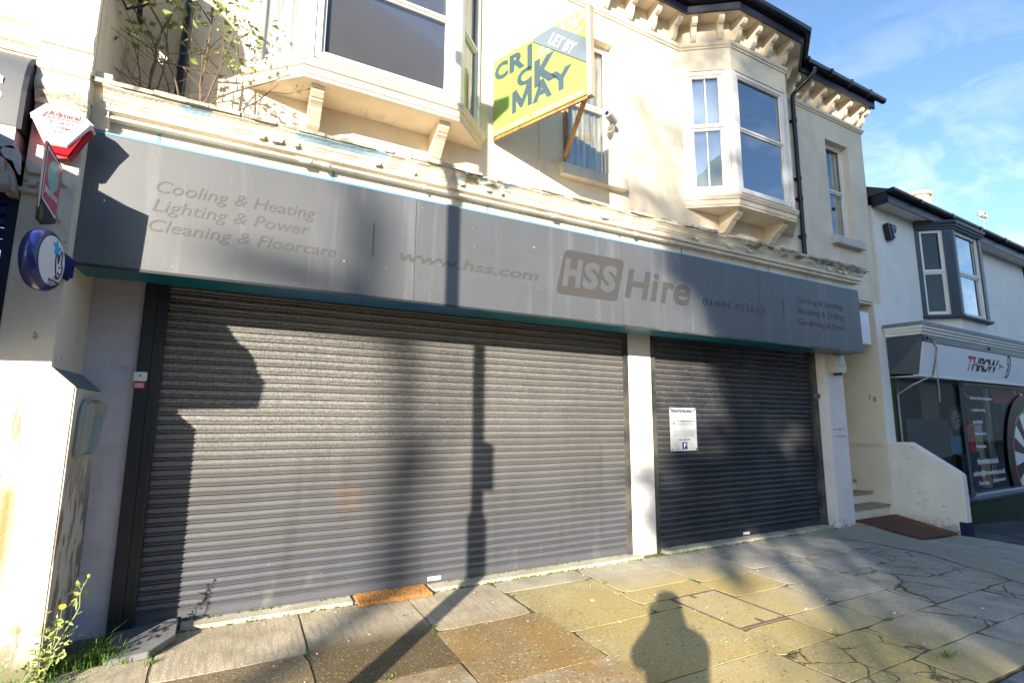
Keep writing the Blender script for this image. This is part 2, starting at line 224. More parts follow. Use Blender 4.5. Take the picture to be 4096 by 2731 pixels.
# pavement stone: aggregate speckle, damp staining
def stone(name, base, speck, rough, k=1.0, rib=False, wet=None, crack=False):
    ly = [dict(c=tuple(c*.45 for c in base), s=1.3, lo=.45, hi=.8, k=.55),
          dict(c=(0.17, 0.155, 0.055), s=1.1, lo=.48, hi=.75, k=.35, off=(3, 1, 0)),
          dict(c=tuple(min(1, c*1.8) for c in base), s=40, lo=.58, hi=.66, k=speck, det=2),
          dict(c=tuple(c*.35 for c in base), s=34, lo=.58, hi=.68, k=speck*.9, det=2, off=(9, 9, 9)),
          dict(c=(0.75, 0.73, 0.66), s=48, lo=.715, hi=.735, k=.9*k, det=1)]
    if rib: ly.append(dict(c=tuple(c*.55 for c in base), s=22, st=(1.6, .15, 1), lo=.5, hi=.6, k=.45, det=1))
    ly += [dict(c=(0.29, 0.19, 0.085), s=1.6, lo=.40, hi=.62, k=.88, m=((1, -.80, -1.1), (0, .2, .6), (0, 3.0, 2.2))),
           dict(c=(0.40, 0.235, 0.07), s=2.6, lo=.42, hi=.66, k=.8, m=((1, -.95, -1.3), (0, 1.3, 1.7), (0, 2.8, 2.2))),
           dict(c=(0.54, 0.41, 0.145), s=1.3, lo=.25, hi=.50, k=.72, m=((1, -.45, -1.0), (0, 2.2, 2.7), (0, 5.2, 4.4))),
           dict(c=(0.10, 0.085, 0.05), s=2.4, lo=.56, hi=.72, k=.6, m=((0, 3.5, 5.0),), off=(2, 7, 0)),
           dict(c=(0.045, 0.04, 0.035), s=11, lo=.70, hi=.74, k=.7, det=3, off=(4, 4, 4))]
    ly += [dict(c=(0.80, 0.68, 0.42), s=38, lo=.62, hi=.68, k=.8, det=2, off=(1, 3, 5), m=((1, -.8, -1.1), (0, .2, .6), (0, 5.0, 4.0))),
           dict(c=(0.07, 0.04, 0.015), s=33, lo=.62, hi=.70, k=.8, det=2, off=(7, 3, 2), m=((1, -.8, -1.1), (0, .2, .6), (0, 5.0, 4.0)))]
    if wet: ly += wet
    m = mat(name, base, rough, var=.22, vs=3.5, bump=.7, bs=130, layers=ly)
    if crack:
        n = m.node_tree.nodes; l = m.node_tree.links; b = n['Principled BSDF']
        geo = n.new('ShaderNodeNewGeometry'); v = n.new('ShaderNodeTexVoronoi'); v.feature = 'DISTANCE_TO_EDGE'; v.inputs['Scale'].default_value = crack
        nn = n.new('ShaderNodeTexNoise'); nn.inputs['Scale'].default_value = 5.0; nn.inputs['Detail'].default_value = 6
        ad = n.new('ShaderNodeMix'); ad.data_type = 'VECTOR'; ad.inputs[0].default_value = .12
        l.new(geo.outputs['Position'], nn.inputs[0]); l.new(geo.outputs['Position'], ad.inputs[4]); l.new(nn.outputs[1], ad.inputs[5]); l.new(ad.outputs[1], v.inputs[0])
        r = n.new('ShaderNodeMapRange'); r.inputs['From Min'].default_value = .003; r.inputs['From Max'].default_value = .018; r.inputs['To Min'].default_value = 1; r.inputs['To Max'].default_value = 0
        l.new(v.outputs[0], r.inputs[0]); x = n.new('ShaderNodeMix'); x.data_type = 'RGBA'; x.inputs[7].default_value = (0.06, 0.05, 0.028, 1)
        n2 = n.new('ShaderNodeTexNoise'); n2.inputs['Scale'].default_value = 3.0; n2.inputs['Detail'].default_value = 5; l.new(geo.outputs['Position'], n2.inputs[0])
        w2 = n.new('ShaderNodeMapRange'); w2.inputs['From Min'].default_value = .38; w2.inputs['From Max'].default_value = .68; w2.inputs['To Min'].default_value = .0045; w2.inputs['To Max'].default_value = .05
        l.new(n2.outputs[0], w2.inputs[0]); l.new(w2.outputs[0], r.inputs['From Max'])
        src = b.inputs['Base Color'].links[0].from_socket; l.new(src, x.inputs[6]); l.new(r.outputs[0], x.inputs[0]); l.new(x.outputs[2], b.inputs['Base Color'])
    return m
Mt['s_tan'] = stone('tan_paving_stone', (0.56, 0.47, 0.33), .35, .75, rib=True)
Mt['s_grey'] = stone('grey_green_paving_stone', (0.50, 0.45, 0.33), .45, .7)
Mt['s_right'] = stone('grey_paving_stone', (0.42, 0.39, 0.32), .45, .75)
Mt['s_rcrack'] = stone('cracked_grey_paving_stone', (0.40, 0.37, 0.30), .5, .8, crack=1.6)
Mt['s_rcrack2'] = stone('shattered_grey_paving_stone', (0.38, 0.35, 0.28), .6, .8, crack=4.2)
Mt['s_brown'] = stone('wet_brown_paving_stone', (0.27, 0.205, 0.12), 1.0, .45, k=1)
Mt['s_worn'] = stone('half_worn_paving_stone', (0.57, 0.48, 0.34), .4, .65, rib=True, wet=[dict(c=(0.115, 0.080, 0.034), s=3, lo=-.2, hi=.3, k=.9, m=((1, -.72, -1.02),)), dict(c=(0.5, 0.42, 0.28), s=60, lo=.63, hi=.68, k=.8, det=1, m=((1, -.72, -1.02),))])
Mt['s_gravel'] = stone('wet_orange_aggregate_stone', (0.37, 0.275, 0.14), 1.0, .42, k=1)
Mt['s_yellow'] = stone('yellow_aggregate_stone', (0.46, 0.39, 0.21), .95, .5, k=1)
Mt['s_ycrack'] = stone('cracked_yellow_aggregate_stone', (0.38, 0.325, 0.19), .95, .6, crack=3.4)
Mt['sill'] = stone('concrete_threshold', (0.54, 0.50, 0.38), .25, .8)
Mt['strip'] = mat('smooth_cement_strip', (0.33, 0.30, 0.22), .85, var=.08, vs=3, bump=.3, bs=80)
Mt['tarmac'] = mat('dark_tarmac', (0.045, 0.047, 0.05), .85, var=.3, vs=3, bump=.8, bs=100, layers=[dict(c=(0.15, 0.15, 0.15), s=1.2, lo=.55, hi=.7, k=.6)])
Mt['joint'] = mat('mossy_joint_dirt', (0.13, 0.105, 0.06), .95, var=.3, vs=20, bump=.8, bs=60, layers=[dict(c=(0.09, 0.12, 0.02), s=3.5, lo=.50, hi=.58, k=.7), dict(c=(0.03, 0.025, 0.015), s=2.2, lo=.50, hi=.60, k=.8, off=(5, 5, 5)), dict(c=(0.20, 0.15, 0.06), s=30, lo=.55, hi=.65, k=.7)])
Mt['bluebrick'] = mat('blue_grey_kerb_brick', (0.07, 0.09, 0.12), .7, var=.15, vs=4, bump=.3, bs=60)
Mt['opp'] = mat('opposite_brick', (0.26, 0.22, 0.19), .8, var=.1, vs=1)
Mt['mint_clad'] = mat('pale_mint_cladding', (0.38, 0.62, 0.52), .6, var=.06, vs=1)
Mt['bark'] = mat('tree_bark', (0.10, 0.08, 0.06), .9, var=.3, vs=8)
Mt['treeleaf'] = mat('tree_leaf', (0.07, 0.09, 0.03), .7, var=.4, vs=2)
Mt['lampm'] = mat('grey_lamp_post_paint', (0.20, 0.21, 0.22), .5, var=.05)
Mt['skin'] = mat('skin', (0.50, 0.31, 0.22), .5, var=.05)
Mt['coatm'] = mat('dark_coat_cloth', (0.02, 0.025, 0.04), .85, var=.15)
Mt['jeans'] = mat('blue_jeans_cloth', (0.04, 0.06, 0.12), .85, var=.15)
Mt['hair'] = mat('dark_hair', (0.03, 0.02, 0.015), .7, var=.2)

# ------------------------------------------------------------------ mesh helpers
TH = R(2.2)
IDENT = Matrix.Identity(4)
NB = Matrix.Translation((10.28, 0, 0)) @ Matrix.Rotation(TH, 4, 'Z')   # frame of the pale house on the right (local -y faces the street)
class MB:
    def __init__(s): s.v = []; s.f = []
    def add(s, vs, fs):
        n = len(s.v); s.v += [Vector(p) for p in vs]; s.f += [tuple(i+n for i in f) for f in fs]; return s
    def box(s, x0, x1, y0, y1, z0, z1, seg=None):
        if x0 > x1: x0, x1 = x1, x0
        if y0 > y1: y0, y1 = y1, y0
        vs = [(x, y, z) for z in (z0, z1) for x, y in ((x0, y0), (x1, y0), (x1, y1), (x0, y1))]
        if seg: vs = [seg(*p) for p in vs]
        return s.add(vs, [(3, 2, 1, 0), (4, 5, 6, 7), (0, 1, 5, 4), (1, 2, 6, 5), (2, 3, 7, 6), (3, 0, 4, 7)])
    def prism(s, pts, axis, a, b):   # polygon pts extruded along axis from a to b
        def P(p, t):
            return (t, p[0], p[1]) if axis == 'x' else (p[0], t, p[1]) if axis == 'y' else (p[0], p[1], t)
        n = len(pts)
        return s.add([P(p, a) for p in pts]+[P(p, b) for p in pts], [tuple(range(n))[::-1], tuple(range(n, 2*n))]+[(i, (i+1) % n, n+(i+1) % n, n+i) for i in range(n)])
    def tube(s, pts, r, n=8, r1=None):
        pts = [Vector(p) for p in pts]; m = len(pts); rings = []
        for i, p in enumerate(pts):
            d = (pts[min(i+1, m-1)]-pts[max(i-1, 0)]).normalized()
            a = d.orthogonal().normalized() if i == 0 else (rings[-1][1]-d*rings[-1][1].dot(d)).normalized()
            b = d.cross(a); rr = r if r1 is None else r+(r1-r)*i/(m-1)
            rings.append(([p+(a*math.cos(2*math.pi*k/n)+b*math.sin(2*math.pi*k/n))*rr for k in range(n)], a))
        vs = [v for q, _ in rings for v in q]
        fs = [(i*n+k, i*n+(k+1) % n, (i+1)*n+(k+1) % n, (i+1)*n+k) for i in range(m-1) for k in range(n)]
        fs += [tuple(range(n))[::-1], tuple(range((m-1)*n, m*n))]
        return s.add(vs, fs)
    def lathe(s, prof, c, axis='z', n=24):  # prof: (radius, height)
        vs = []; m = len(prof)
        for rr, h in prof:
            for k in range(n):
                a = 2*math.pi*k/n; x, y = rr*math.cos(a), rr*math.sin(a)
                p = (x, y, h) if axis == 'z' else (h, x, y) if axis == 'x' else (x, h, y)
                vs.append((c[0]+p[0], c[1]+p[1], c[2]+p[2]))
        fs = [(i*n+k, i*n+(k+1) % n, (i+1)*n+(k+1) % n, (i+1)*n+k) for i in range(m-1) for k in range(n)]
        fs += [tuple(range(n))[::-1], tuple(range((m-1)*n, m*n))]
        return s.add(vs, fs)
    def sweep(s, path, prof):  # path of (x,y); prof of (outward, z), outward = right-hand side of travel; mitred
        n = len(path); k = len(prof); nrm = []
        for i in range(n-1):
            dx, dy = path[i+1][0]-path[i][0], path[i+1][1]-path[i][1]; q = math.hypot(dx, dy); nrm.append((dy/q, -dx/q))
        vs = []
        for i, (x, y) in enumerate(path):
            if i == 0: m = nrm[0]; f = 1
            elif i == n-1: m = nrm[-1]; f = 1
            else:
                a, b = nrm[i-1], nrm[i]; m = (a[0]+b[0], a[1]+b[1]); q = math.hypot(*m); m = (m[0]/q, m[1]/q); f = 1/(m[0]*a[0]+m[1]*a[1])
            vs += [(x+m[0]*o*f, y+m[1]*o*f, z) for o, z in prof]
        fs = [(i*k+j, i*k+(j+1) % k, (i+1)*k+(j+1) % k, (i+1)*k+j) for i in range(n-1) for j in range(k)]
        fs += [tuple(range(k))[::-1], tuple(range((n-1)*k, n*k))]
        return s.add(vs, fs)
def seg(p, q):
    d = Vector((q[0]-p[0], q[1]-p[1], 0)); ln = d.length; d /= ln; nn = Vector((d.y, -d.x, 0))
    f = lambda u, v, z: Vector((p[0], p[1], z)) + d*u + nn*v
    return f, ln
LOC = {}
def empty(name, loc, label, cat, group=None):
    o = bpy.data.objects.new(name, None); sc.collection.objects.link(o); o.location = loc; o.empty_display_size = .1
    LOC[o.name] = Vector(loc); o['label'] = label; o['category'] = cat
    if group: o['group'] = group
    return o
def obj(name, mb, m, parent=None, T=IDENT, bevel=0, smooth=False, at=None, wobble=0):
    loc = Vector(at) if at is not None else (LOC[parent.name] if parent is not None else Vector((0, 0, 0)))
    me = bpy.data.meshes.new(name); vs = [(T @ v)-loc for v in mb.v]
    me.from_pydata(vs, [], mb.f); me.materials.append(Mt[m] if isinstance(m, str) else m)
    bmm = bmesh.new(); bmm.from_mesh(me)
    bmesh.ops.recalc_face_normals(bmm, faces=bmm.faces)
    if bevel: 
        es = [e for e in bmm.edges if len(e.link_faces) == 2 and e.calc_face_angle(0) > .5]
        bmesh.ops.bevel(bmm, geom=es, offset=bevel, segments=2, affect='EDGES', clamp_overlap=True)
    bmm.to_mesh(me); bmm.free()
    if smooth:
        for p in me.polygons: p.use_smooth = True
        try: me.set_sharp_from_angle(angle=R(38))
        except Exception: pass
    o = bpy.data.objects.new(name, me); sc.collection.objects.link(o)
    if parent is not None:
        o.parent = parent; o.location = loc-LOC[parent.name]
    else: o.location = loc
    LOC[o.name] = loc
    return o
def pieces(name, mb, m, parent, **k):
    """one object for every connected piece of the mesh"""
    par = list(range(len(mb.v)))
    def find(i):
        while par[i] != i: par[i] = par[par[i]]; i = par[i]
        return i
    for f in mb.f:
        for q in f[1:]: par[find(q)] = find(f[0])
    groups = {}
    for f in mb.f: groups.setdefault(find(f[0]), []).append(f)
    res = []
    for fs in groups.values():
        ids = sorted({i for f in fs for i in f}); mp_ = {i: j for j, i in enumerate(ids)}; q = MB(); q.v = [mb.v[i] for i in ids]; q.f = [tuple(mp_[i] for i in f) for f in fs]
        res.append(obj(name, q, m, parent, **k))
    return res
def tag(o, label, cat, group=None):
    o['label'] = label; o['category'] = cat
    if group: o['group'] = group
    return o
def struct(o, kind='structure'): o['kind'] = kind; return o
def text(name, body, m, parent, o, ux, uz, w, h=None, shear=0.0, weight=0.0, align='L', thick=.0015, T=IDENT, lines=1, spacing=1.0, font=None):
    """flat lettering: o = lower left corner, ux along the line, uz up, w wide, h cap height of the whole block"""
    cu = bpy.data.curves.new(name, 'FONT'); cu.body = body; cu.shear = shear; cu.offset = weight; cu.space_character = spacing; cu.resolution_u = 3; cu.fill_mode = 'FRONT'
    if align == 'C': cu.align_x = 'CENTER'
    t = bpy.data.objects.new('t', cu); sc.collection.objects.link(t)
    dg = bpy.context.evaluated_depsgraph_get(); me = bpy.data.meshes.new_from_object(t.evaluated_get(dg))
    bpy.data.objects.remove(t); bpy.data.curves.remove(cu)
    xs = [v.co.x for v in me.vertices]; ys = [v.co.y for v in me.vertices]
    x0, x1, y0, y1 = min(xs), max(xs), min(ys), max(ys); kx = w/(x1-x0); ky = (h/(y1-y0)) if h else kx
    ux = Vector(ux).normalized(); uz = Vector(uz).normalized(); nn = ux.cross(uz); o = Vector(o)
    loc = LOC[parent.name] if parent is not None else Vector((0, 0, 0))
    for v in me.vertices:
        v.co = (T @ (o + ux*((v.co.x-x0)*kx) + uz*((v.co.y-y0)*ky) + nn*thick)) - loc
    me.materials.clear(); me.materials.append(Mt[m])
    q = bpy.data.objects.new(name, me); sc.collection.objects.link(q)
    if parent is not None: q.parent = parent; q.location = (0, 0, 0)
    LOC[q.name] = loc
    return q
X, Zv, NX = (1, 0, 0), (0, 0, 1), (0, 1, 0)
rnd = random.Random(7)
def wall_with_holes(mb, x0, x1, z0, z1, yf, yb, holes):
    xs = sorted({x0, x1, *[h[0] for h in holes], *[h[1] for h in holes]}); zs = sorted({z0, z1, *[h[2] for h in holes], *[h[3] for h in holes]})
    for i in range(len(xs)-1):
        run = None
        for j in range(len(zs)-1):
            cx, cz = (xs[i]+xs[i+1])/2, (zs[j]+zs[j+1])/2
            hole = any(h[0] < cx < h[1] and h[2] < cz < h[3] for h in holes)
            if not hole: run = (run[0], zs[j+1]) if run else (zs[j], zs[j+1])
            if (hole or j == len(zs)-2) and run:
                mb.box(xs[i], xs[i+1], yf, yb, run[0], run[1]); run = None
    return mb
# ------------------------------------------------------------------ ground
def sm(a, b, x):
    t = min(1, max(0, (x-a)/(b-a))); return t*t*(3-2*t)
def gz(x, y):
    if x <= 10.0: return -.15*sm(7.0, 10.0, x)*sm(0, -.9, y)
    return -.15-.06*(x-10.0)
g = MB(); g.add([(-300, -300, -1.2), (300, -300, -1.2), (300, 300, -1.2), (-300, 300, -1.2)], [(0, 1, 2, 3)])
struct(obj('ground', g, 'tarmac'))
def sheet(name, x0, x1, y0, y1, nx, ny, dz, m):
    b = MB(); vs = [(x0+(x1-x0)*i/nx, y0+(y1-y0)*j/ny, 0) for j in range(ny+1) for i in range(nx+1)]
    vs = [(x, y, gz(x, y)+dz) for x, y, z in vs]
    b.add(vs, [(j*(nx+1)+i, j*(nx+1)+i+1, (j+1)*(nx+1)+i+1, (j+1)*(nx+1)+i) for j in range(ny) for i in range(nx)])
    return struct(obj(name, b, m))
sheet('pavement', -8, 10.0, -3.3, .4, 72, 16, -.0045, 'joint')
sheet('tarmac_path', 10.001, 40, -3.3, 1.2, 40, 6, -.008, 'tarmac')
sheet('road', -60, 60, -17.5, -3.52, 60, 4, -.03, 'tarmac')
# paving slabs: rows parallel to the shop front
S = [(-1.9, -.40, -1.62, -.56, 's_tan'), (-.375, .53, -.97, -.195, 's_tan'), (-.33, .515, -1.85, -.995, 's_brown'), (-1.9, -.36, -2.6, -1.64, 's_brown'),
     (.555, 1.43, -1.56, -.20, 's_worn'), (1.455, 2.27, -1.02, -.195, 's_tan'), (1.43, 2.33, -1.93, -1.045, 's_gravel'), (.54, 1.40, -2.5, -1.59, 's_grey'),
     (1.42, 2.32, -2.75, -1.955, 's_grey'), (2.30, 3.275, -.485, -.195, 's_grey'), (2.32, 3.20, -1.49, -.505, 's_yellow'), (3.215, 3.275, -.985, -.505, 's_yellow'), (3.41, 3.52, -2.465, -2.375, 's_yellow'), (3.52, 3.53, -2.47, -2.3, 's_yellow'), (2.36, 3.50, -2.36, -1.51, 's_yellow'),
     (2.35, 3.4, -3.25, -2.385, 's_grey'), (3.225, 3.50, -1.49, -1.31, 's_yellow'), (2.33, 2.37, -2.37, -1.94, 's_yellow'), (3.51, 3.525, -2.36, -1.31, 's_yellow'), (.54, 1.39, -3.25, -2.52, 's_grey'), (1.42, 2.32, -3.28, -2.78, 's_brown'), (6.4, 7.05, -3.28, -2.915, 's_rcrack'), (-.33, .52, -2.9, -1.87, 's_grey'),
     (3.30, 4.16, -.975, -.19, 's_grey'), (3.22, 4.12, -1.285, -1.005, 's_yellow'), (4.19, 5.04, -1.075, -.19, 's_right'), (5.065, 6.0, -1.015, -.19, 's_right'),
     (6.03, 6.98, -1.02, -.19, 's_right'), (7.0, 7.9, -1.02, -.19, 's_right'), (4.14, 4.88, -1.52, -1.10, 's_yellow'), (4.905, 5.8, -1.525, -1.045, 's_right'), (5.825, 6.78, -1.515, -1.045, 's_right'),
     (4.10, 4.80, -2.02, -1.545, 's_right'), (4.825, 5.79, -2.02, -1.55, 's_right'), (5.815, 6.55, -2.02, -1.54, 's_rcrack'), (6.58, 7.7, -2.02, -1.54, 's_rcrack2'),
     (3.53, 4.08, -2.45, -2.08, 's_yellow'), (4.105, 4.75, -2.445, -2.045, 's_right'), (4.775, 5.57, -2.445, -2.045, 's_right'), (5.6, 6.6, -2.445, -2.045, 's_rcrack'), (6.62, 7.5, -2.445, -2.045, 's_rcrack2'),
     (3.43, 4.42, -2.89, -2.475, 's_ycrack'), (4.45, 5.5, -2.89, -2.47, 's_rcrack'), (5.53, 6.4, -2.89, -2.47, 's_right'), (6.43, 7.3, -2.89, -2.47, 's_rcrack2'),
     (3.42, 4.15, -3.28, -2.915, 's_ycrack'), (4.18, 5.1, -3.28, -2.915, 's_right'), (5.13, 6.2, -3.28, -2.915, 's_right'),
     (6.81, 7.8, -1.52, -1.05, 's_rcrack2')]
pal = {}
rs = random.Random(3)
for x0, x1, y0, y1, m in S:
    b = pal.setdefault(m, MB())
    nx, ny = max(2, int((x1-x0)/.11)), max(2, int((y1-y0)/.11)); dz = rs.uniform(-.0005, .002); tx, ty = rs.uniform(-.002, .002), rs.uniform(-.002, .002); x0 -= .006; x1 += .006; y0 -= .006; y1 += .006
    ids = {}
    vs, fs = [], []
    def pt(i, j):
        x = x0+(x1-x0)*i/nx; y = y0+(y1-y0)*j/ny
        e = (i in (0, nx)) or (j in (0, ny))
        if e: x += rs.uniform(-.005, .005); y += rs.uniform(-.005, .005)
        if i in (0, nx) and j in (0, ny): x += (x0+x1-2*x)/(x1-x0)*rs.uniform(0, .02); y += (y0+y1-2*y)/(y1-y0)*rs.uniform(0, .02)
        return (x, y, gz(x, y)+dz+tx*(x-x0)+ty*(y-y0)-(.0012 if e else 0))
    for j in range(ny+1):
        for i in range(nx+1): vs.append(pt(i, j))
    fs = [(j*(nx+1)+i, j*(nx+1)+i+1, (j+1)*(nx+1)+i+1, (j+1)*(nx+1)+i) for j in range(ny) for i in range(nx)]
    # skirt
    edge = [i for i in range(nx+1)]+[j*(nx+1)+nx for j in range(1, ny+1)]+[ny*(nx+1)+i for i in range(nx-1, -1, -1)]+[j*(nx+1) for j in range(ny-1, 0, -1)]
    n0 = len(vs); vs += [(vs[k][0], vs[k][1], vs[k][2]-.03) for k in edge]
    fs += [(edge[k], edge[(k+1) % len(edge)], n0+(k+1) % len(edge), n0+k) for k in range(len(edge))]
    b.add(vs, fs)
NAMES = dict(s_tan='pavement_tan_slabs', s_brown='pavement_brown_slabs', s_worn='pavement_worn_slab', s_gravel='pavement_aggregate_slab', s_grey='pavement_grey_slabs', s_yellow='pavement_yellow_slabs', s_right='pavement_slabs', s_rcrack='pavement_cracked_slabs', s_rcrack2='pavement_shattered_slabs', s_ycrack='pavement_cracked_yellow_slabs')
for m, b in pal.items(): struct(obj(NAMES[m], b, m))
# smooth cement band crossing the pavement, rougher concrete beyond it
def band(name, left, right, m, dz):
    b = MB(); vs, fs = [], []
    N = 14; lx = [p for p in left]
    def lerp(pl, t):
        f = t*(len(pl)-1); i = min(len(pl)-2, int(f)); u = f-i
        return (pl[i][0]*(1-u)+pl[i+1][0]*u, pl[i][1]*(1-u)+pl[i+1][1]*u)
    for k in range(N+1):
        a, c = lerp(left, k/N), lerp(right, k/N)
        for q in range(9):
            x = a[0]+(c[0]-a[0])*q/8; y = a[1]+(c[1]-a[1])*q/8
            if q in (0, 8): x += rs.uniform(-.03, .03)
            vs.append((x, y, gz(min(x, 9.999), y)+dz))
    fs = [(k*9+q, k*9+q+1, (k+1)*9+q+1, (k+1)*9+q) for k in range(N) for q in range(8)]
    b.add(vs, fs); return struct(obj(name, b, m))
band('pavement_cement_strip', [(7.05, -.19), (7.5, -.8), (7.55, -1.5), (7.1, -2.4), (6.7, -3.28)], [(8.9, -.19), (8.9, -.5), (8.45, -1.4), (7.95, -2.3), (7.5, -3.28)], 'strip', .007)
band('pavement_far_concrete', [(8.8, -.19), (8.8, -.5), (8.4, -1.4), (7.9, -2.3), (7.45, -3.28)], [(9.99, -.19), (9.99, -.5), (9.99, -1.4), (9.99, -2.3), (9.99, -3.28)], 's_right', .0035)
# kerb of blue-grey bricks
b = MB()
for i in range(60):
    x = -3+i*.225; b.box(x, x+.212, -3.52, -3.312, gz(x, -3.4)-.08, gz(x, -3.4)-.004)
struct(obj('kerb', b, 'bluebrick', bevel=.006))
# threshold in front of the shutters
b = MB(); b.box(-.55, .99, -.175, .02, -.03, .026); b.box(1.70, 4.27, -.175, .02, -.03, .026); b.box(4.64, 7.99, -.16, .02, -.03, .030)
b.box(1.0, 1.69, -.16, .02, -.03, .012)
struct(obj('pavement_threshold', b, 'sill', bevel=.008))
# moss and grit lines along the threshold
b = MB()
for k in range(900):
    x = rs.uniform(-.3, 8.0)
    if 4.0 < x < 5.2 or rs.random() < .45 or (1.9 < x < 3.2):
        y = -.185+rs.gauss(0, .012) if rs.random() < .7 else -.02-rs.random()*.03
        s_ = rs.uniform(.006, .02); z = gz(x, y)+(.028 if y > -.1 else .0)
        a = rs.uniform(0, 6.28)
        b.add([(x+s_*math.cos(a), y+s_*math.sin(a), z), (x+s_*math.cos(a+2.1), y+s_*math.sin(a+2.1), z), (x+s_*math.cos(a+4.2), y+s_*math.sin(a+4.2), z), (x, y, z+s_*.8)], [(0, 1, 3), (1, 2, 3), (2, 0, 3)])
o = obj('moss', b, 'moss'); struct(o, 'stuff'); tag(o, 'green moss in the joint along the foot of the shutters', 'moss')

# ------------------------------------------------------------------ main building
B = empty('shop_building', (3.5, 0, 0), 'cream two-storey shop building with two bay windows over closed grey shutters', 'building')
ZS = 7.42          # eaves soffit
holesU = [(3.30, 4.13, 4.66, 6.62), (8.93, 9.62, 4.76, 6.60), (.05, 1.95, 4.9, 6.9), (5.75, 7.45, 4.9, 6.6)]
mb = MB(); wall_with_holes(mb, -1.6, 10.14, 3.70, 7.6, 0.0, .30, holesU)
obj('wall', mb, 'cream', B)
mb = MB(); mb.box(-1.6, 8.49, .31, 7, 2.5, 7.6); mb.box(8.49, 10.1, .31, 7, 3.72, 7.6); obj('wall_core', mb, 'dark', B)
# strip of wall at the right corner continuing down beside the alley
mb = MB(); mb.prism([(10.02, -.3), (10.30, -.3), (10.30, 3.70), (10.02, 3.70)], 'y', .003, .25); obj('corner_pilaster', mb, 'neigh', B)
mb = MB(); mb.box(10.0, 10.27, .26, 4, -.3, 3.69); mb.box(8.5, 8.56, .25, 4, -.05, 3.69); mb.box(8.56, 10.0, 3.9, 4, -.05, 3.69); mb.box(8.56, 9.999, .02, 3.9, 3.66, 3.70); obj('alley_wall', mb, 'alley', B)
mb = MB(); mb.box(9.995, 10.019, .004, .26, -.1, 3.66); obj('alley_wall', mb, 'alley', B)
# ground floor piers and walls
mb = MB(); mb.box(-1.5, -.745, 0, .2, -.05, 3.2); obj('brick_pilaster', mb, 'lilac', B)
mb = MB(); mb.box(4.215, 4.575, -.055, .2, -.02, 3.2); obj('brick_pillar', mb, 'pillar', B, bevel=.006)
mb = MB(); mb.prism([(8.05, .2), (8.05, .0), (8.10, -.17), (8.545, -.17), (8.545, .25)], 'z', -.05, 3.2); obj('brick_pillar', mb, 'pillar', B, bevel=.008)
mb = MB(); mb.box(-1.5, 8.5, .12, .3, 2.3, 3.7); obj('lintel', mb, 'dark', B)
# fascia board behind sign, with pale joints, and the moulded cornice
mb = MB(); mb.box(-1.08, 8.32, -.55, .0, 3.45, 3.72); obj('fascia_board', mb, 'cream_dirty', B)
mb = MB()
for x in (-.70, .55, 2.02, 3.35, 4.66, 6.3): mb.box(x, x+.020, -.5535, -.552, 3.60, 3.685)
pieces('fascia_joint', mb, 'blue_trim', B)
cpf = [(-.54, 3.93), (-.54, 3.70), (.07, 3.695), (.07, 3.715), (.055, 3.722), (.055, 3.735), (.095, 3.74), (.095, 3.775), (.085, 3.785), (.10, 3.80), (.105, 3.812), (.115, 3.82), (.125, 3.845), (.145, 3.868), (.165, 3.882), (.165, 3.888)]
path = [(-1.02, -.55), (8.34, -.55), (8.34, -.02)]
mb = MB()
# subdivided along its length so the old lead edge can wander
xs = [-1.02+i*.12 for i in range(78)]+[8.34]
mb.sweep([(x, -.55) for x in xs]+[(8.34, -.02)], cpf[2:]+[(.165, 3.896), (-.2, 3.93), (-.2, 3.70)])
r3 = random.Random(5); off = {}
for v in mb.v:
    if v.z > 3.79 and v.y < -.5:
        k = round(v.x, 2)
        if k not in off: off[k] = (r3.gauss(0, .004), r3.gauss(0, .005))
        v.y += off[k][0]; v.z += off[k][1]*.6
obj('cornice', mb, 'cream_dirty', B)
mb = MB(); xx = -1.08; prev = None
while xx < 8.52:
    x2 = min(8.52, xx+r3.uniform(.06, .22)); f = -.725+r3.gauss(0, .008); h = .022+r3.uniform(0, .016)
    if r3.random() < .88: mb.prism([(f, 3.893), (f, 3.893+h), (-.45, 3.965), (-.45, 3.89)], 'x', xx, x2-.002)
    xx = x2
mb.box(-1.08, 8.50, -.449, -.003, 3.89, 3.966)
obj('cornice_capping', mb, 'ledge', B)
# hanging flakes of old paint under the cornice
mb = MB()
for k in range(26):
    x = r3.uniform(-.5, 8.0); l_ = r3.uniform(.04, .16); z = 3.80 if r3.random() < .5 else 3.70
    y = -.668 if z > 3.75 else -.628
    mb.add([(x, y, z+.02), (x+l_, y, z+.02), (x+l_*.9, y-r3.uniform(.004, .02), z-.018), (x+l_*.3, y-r3.uniform(.004, .02), z-.025)], [(0, 1, 2, 3)])
struct(obj('peeling_paint', mb, 'cream_dirty', B), 'stuff')
# end stop of the cornice on the left
mb = MB(); mb.prism([(-.02, 3.60), (-.60, 3.60), (-.64, 3.75), (-.665, 3.93), (-.665, 4.00), (-.02, 4.02)], 'x', -1.082, -.985); obj('cornice_end_stop', mb, 'cream_dirty', B)

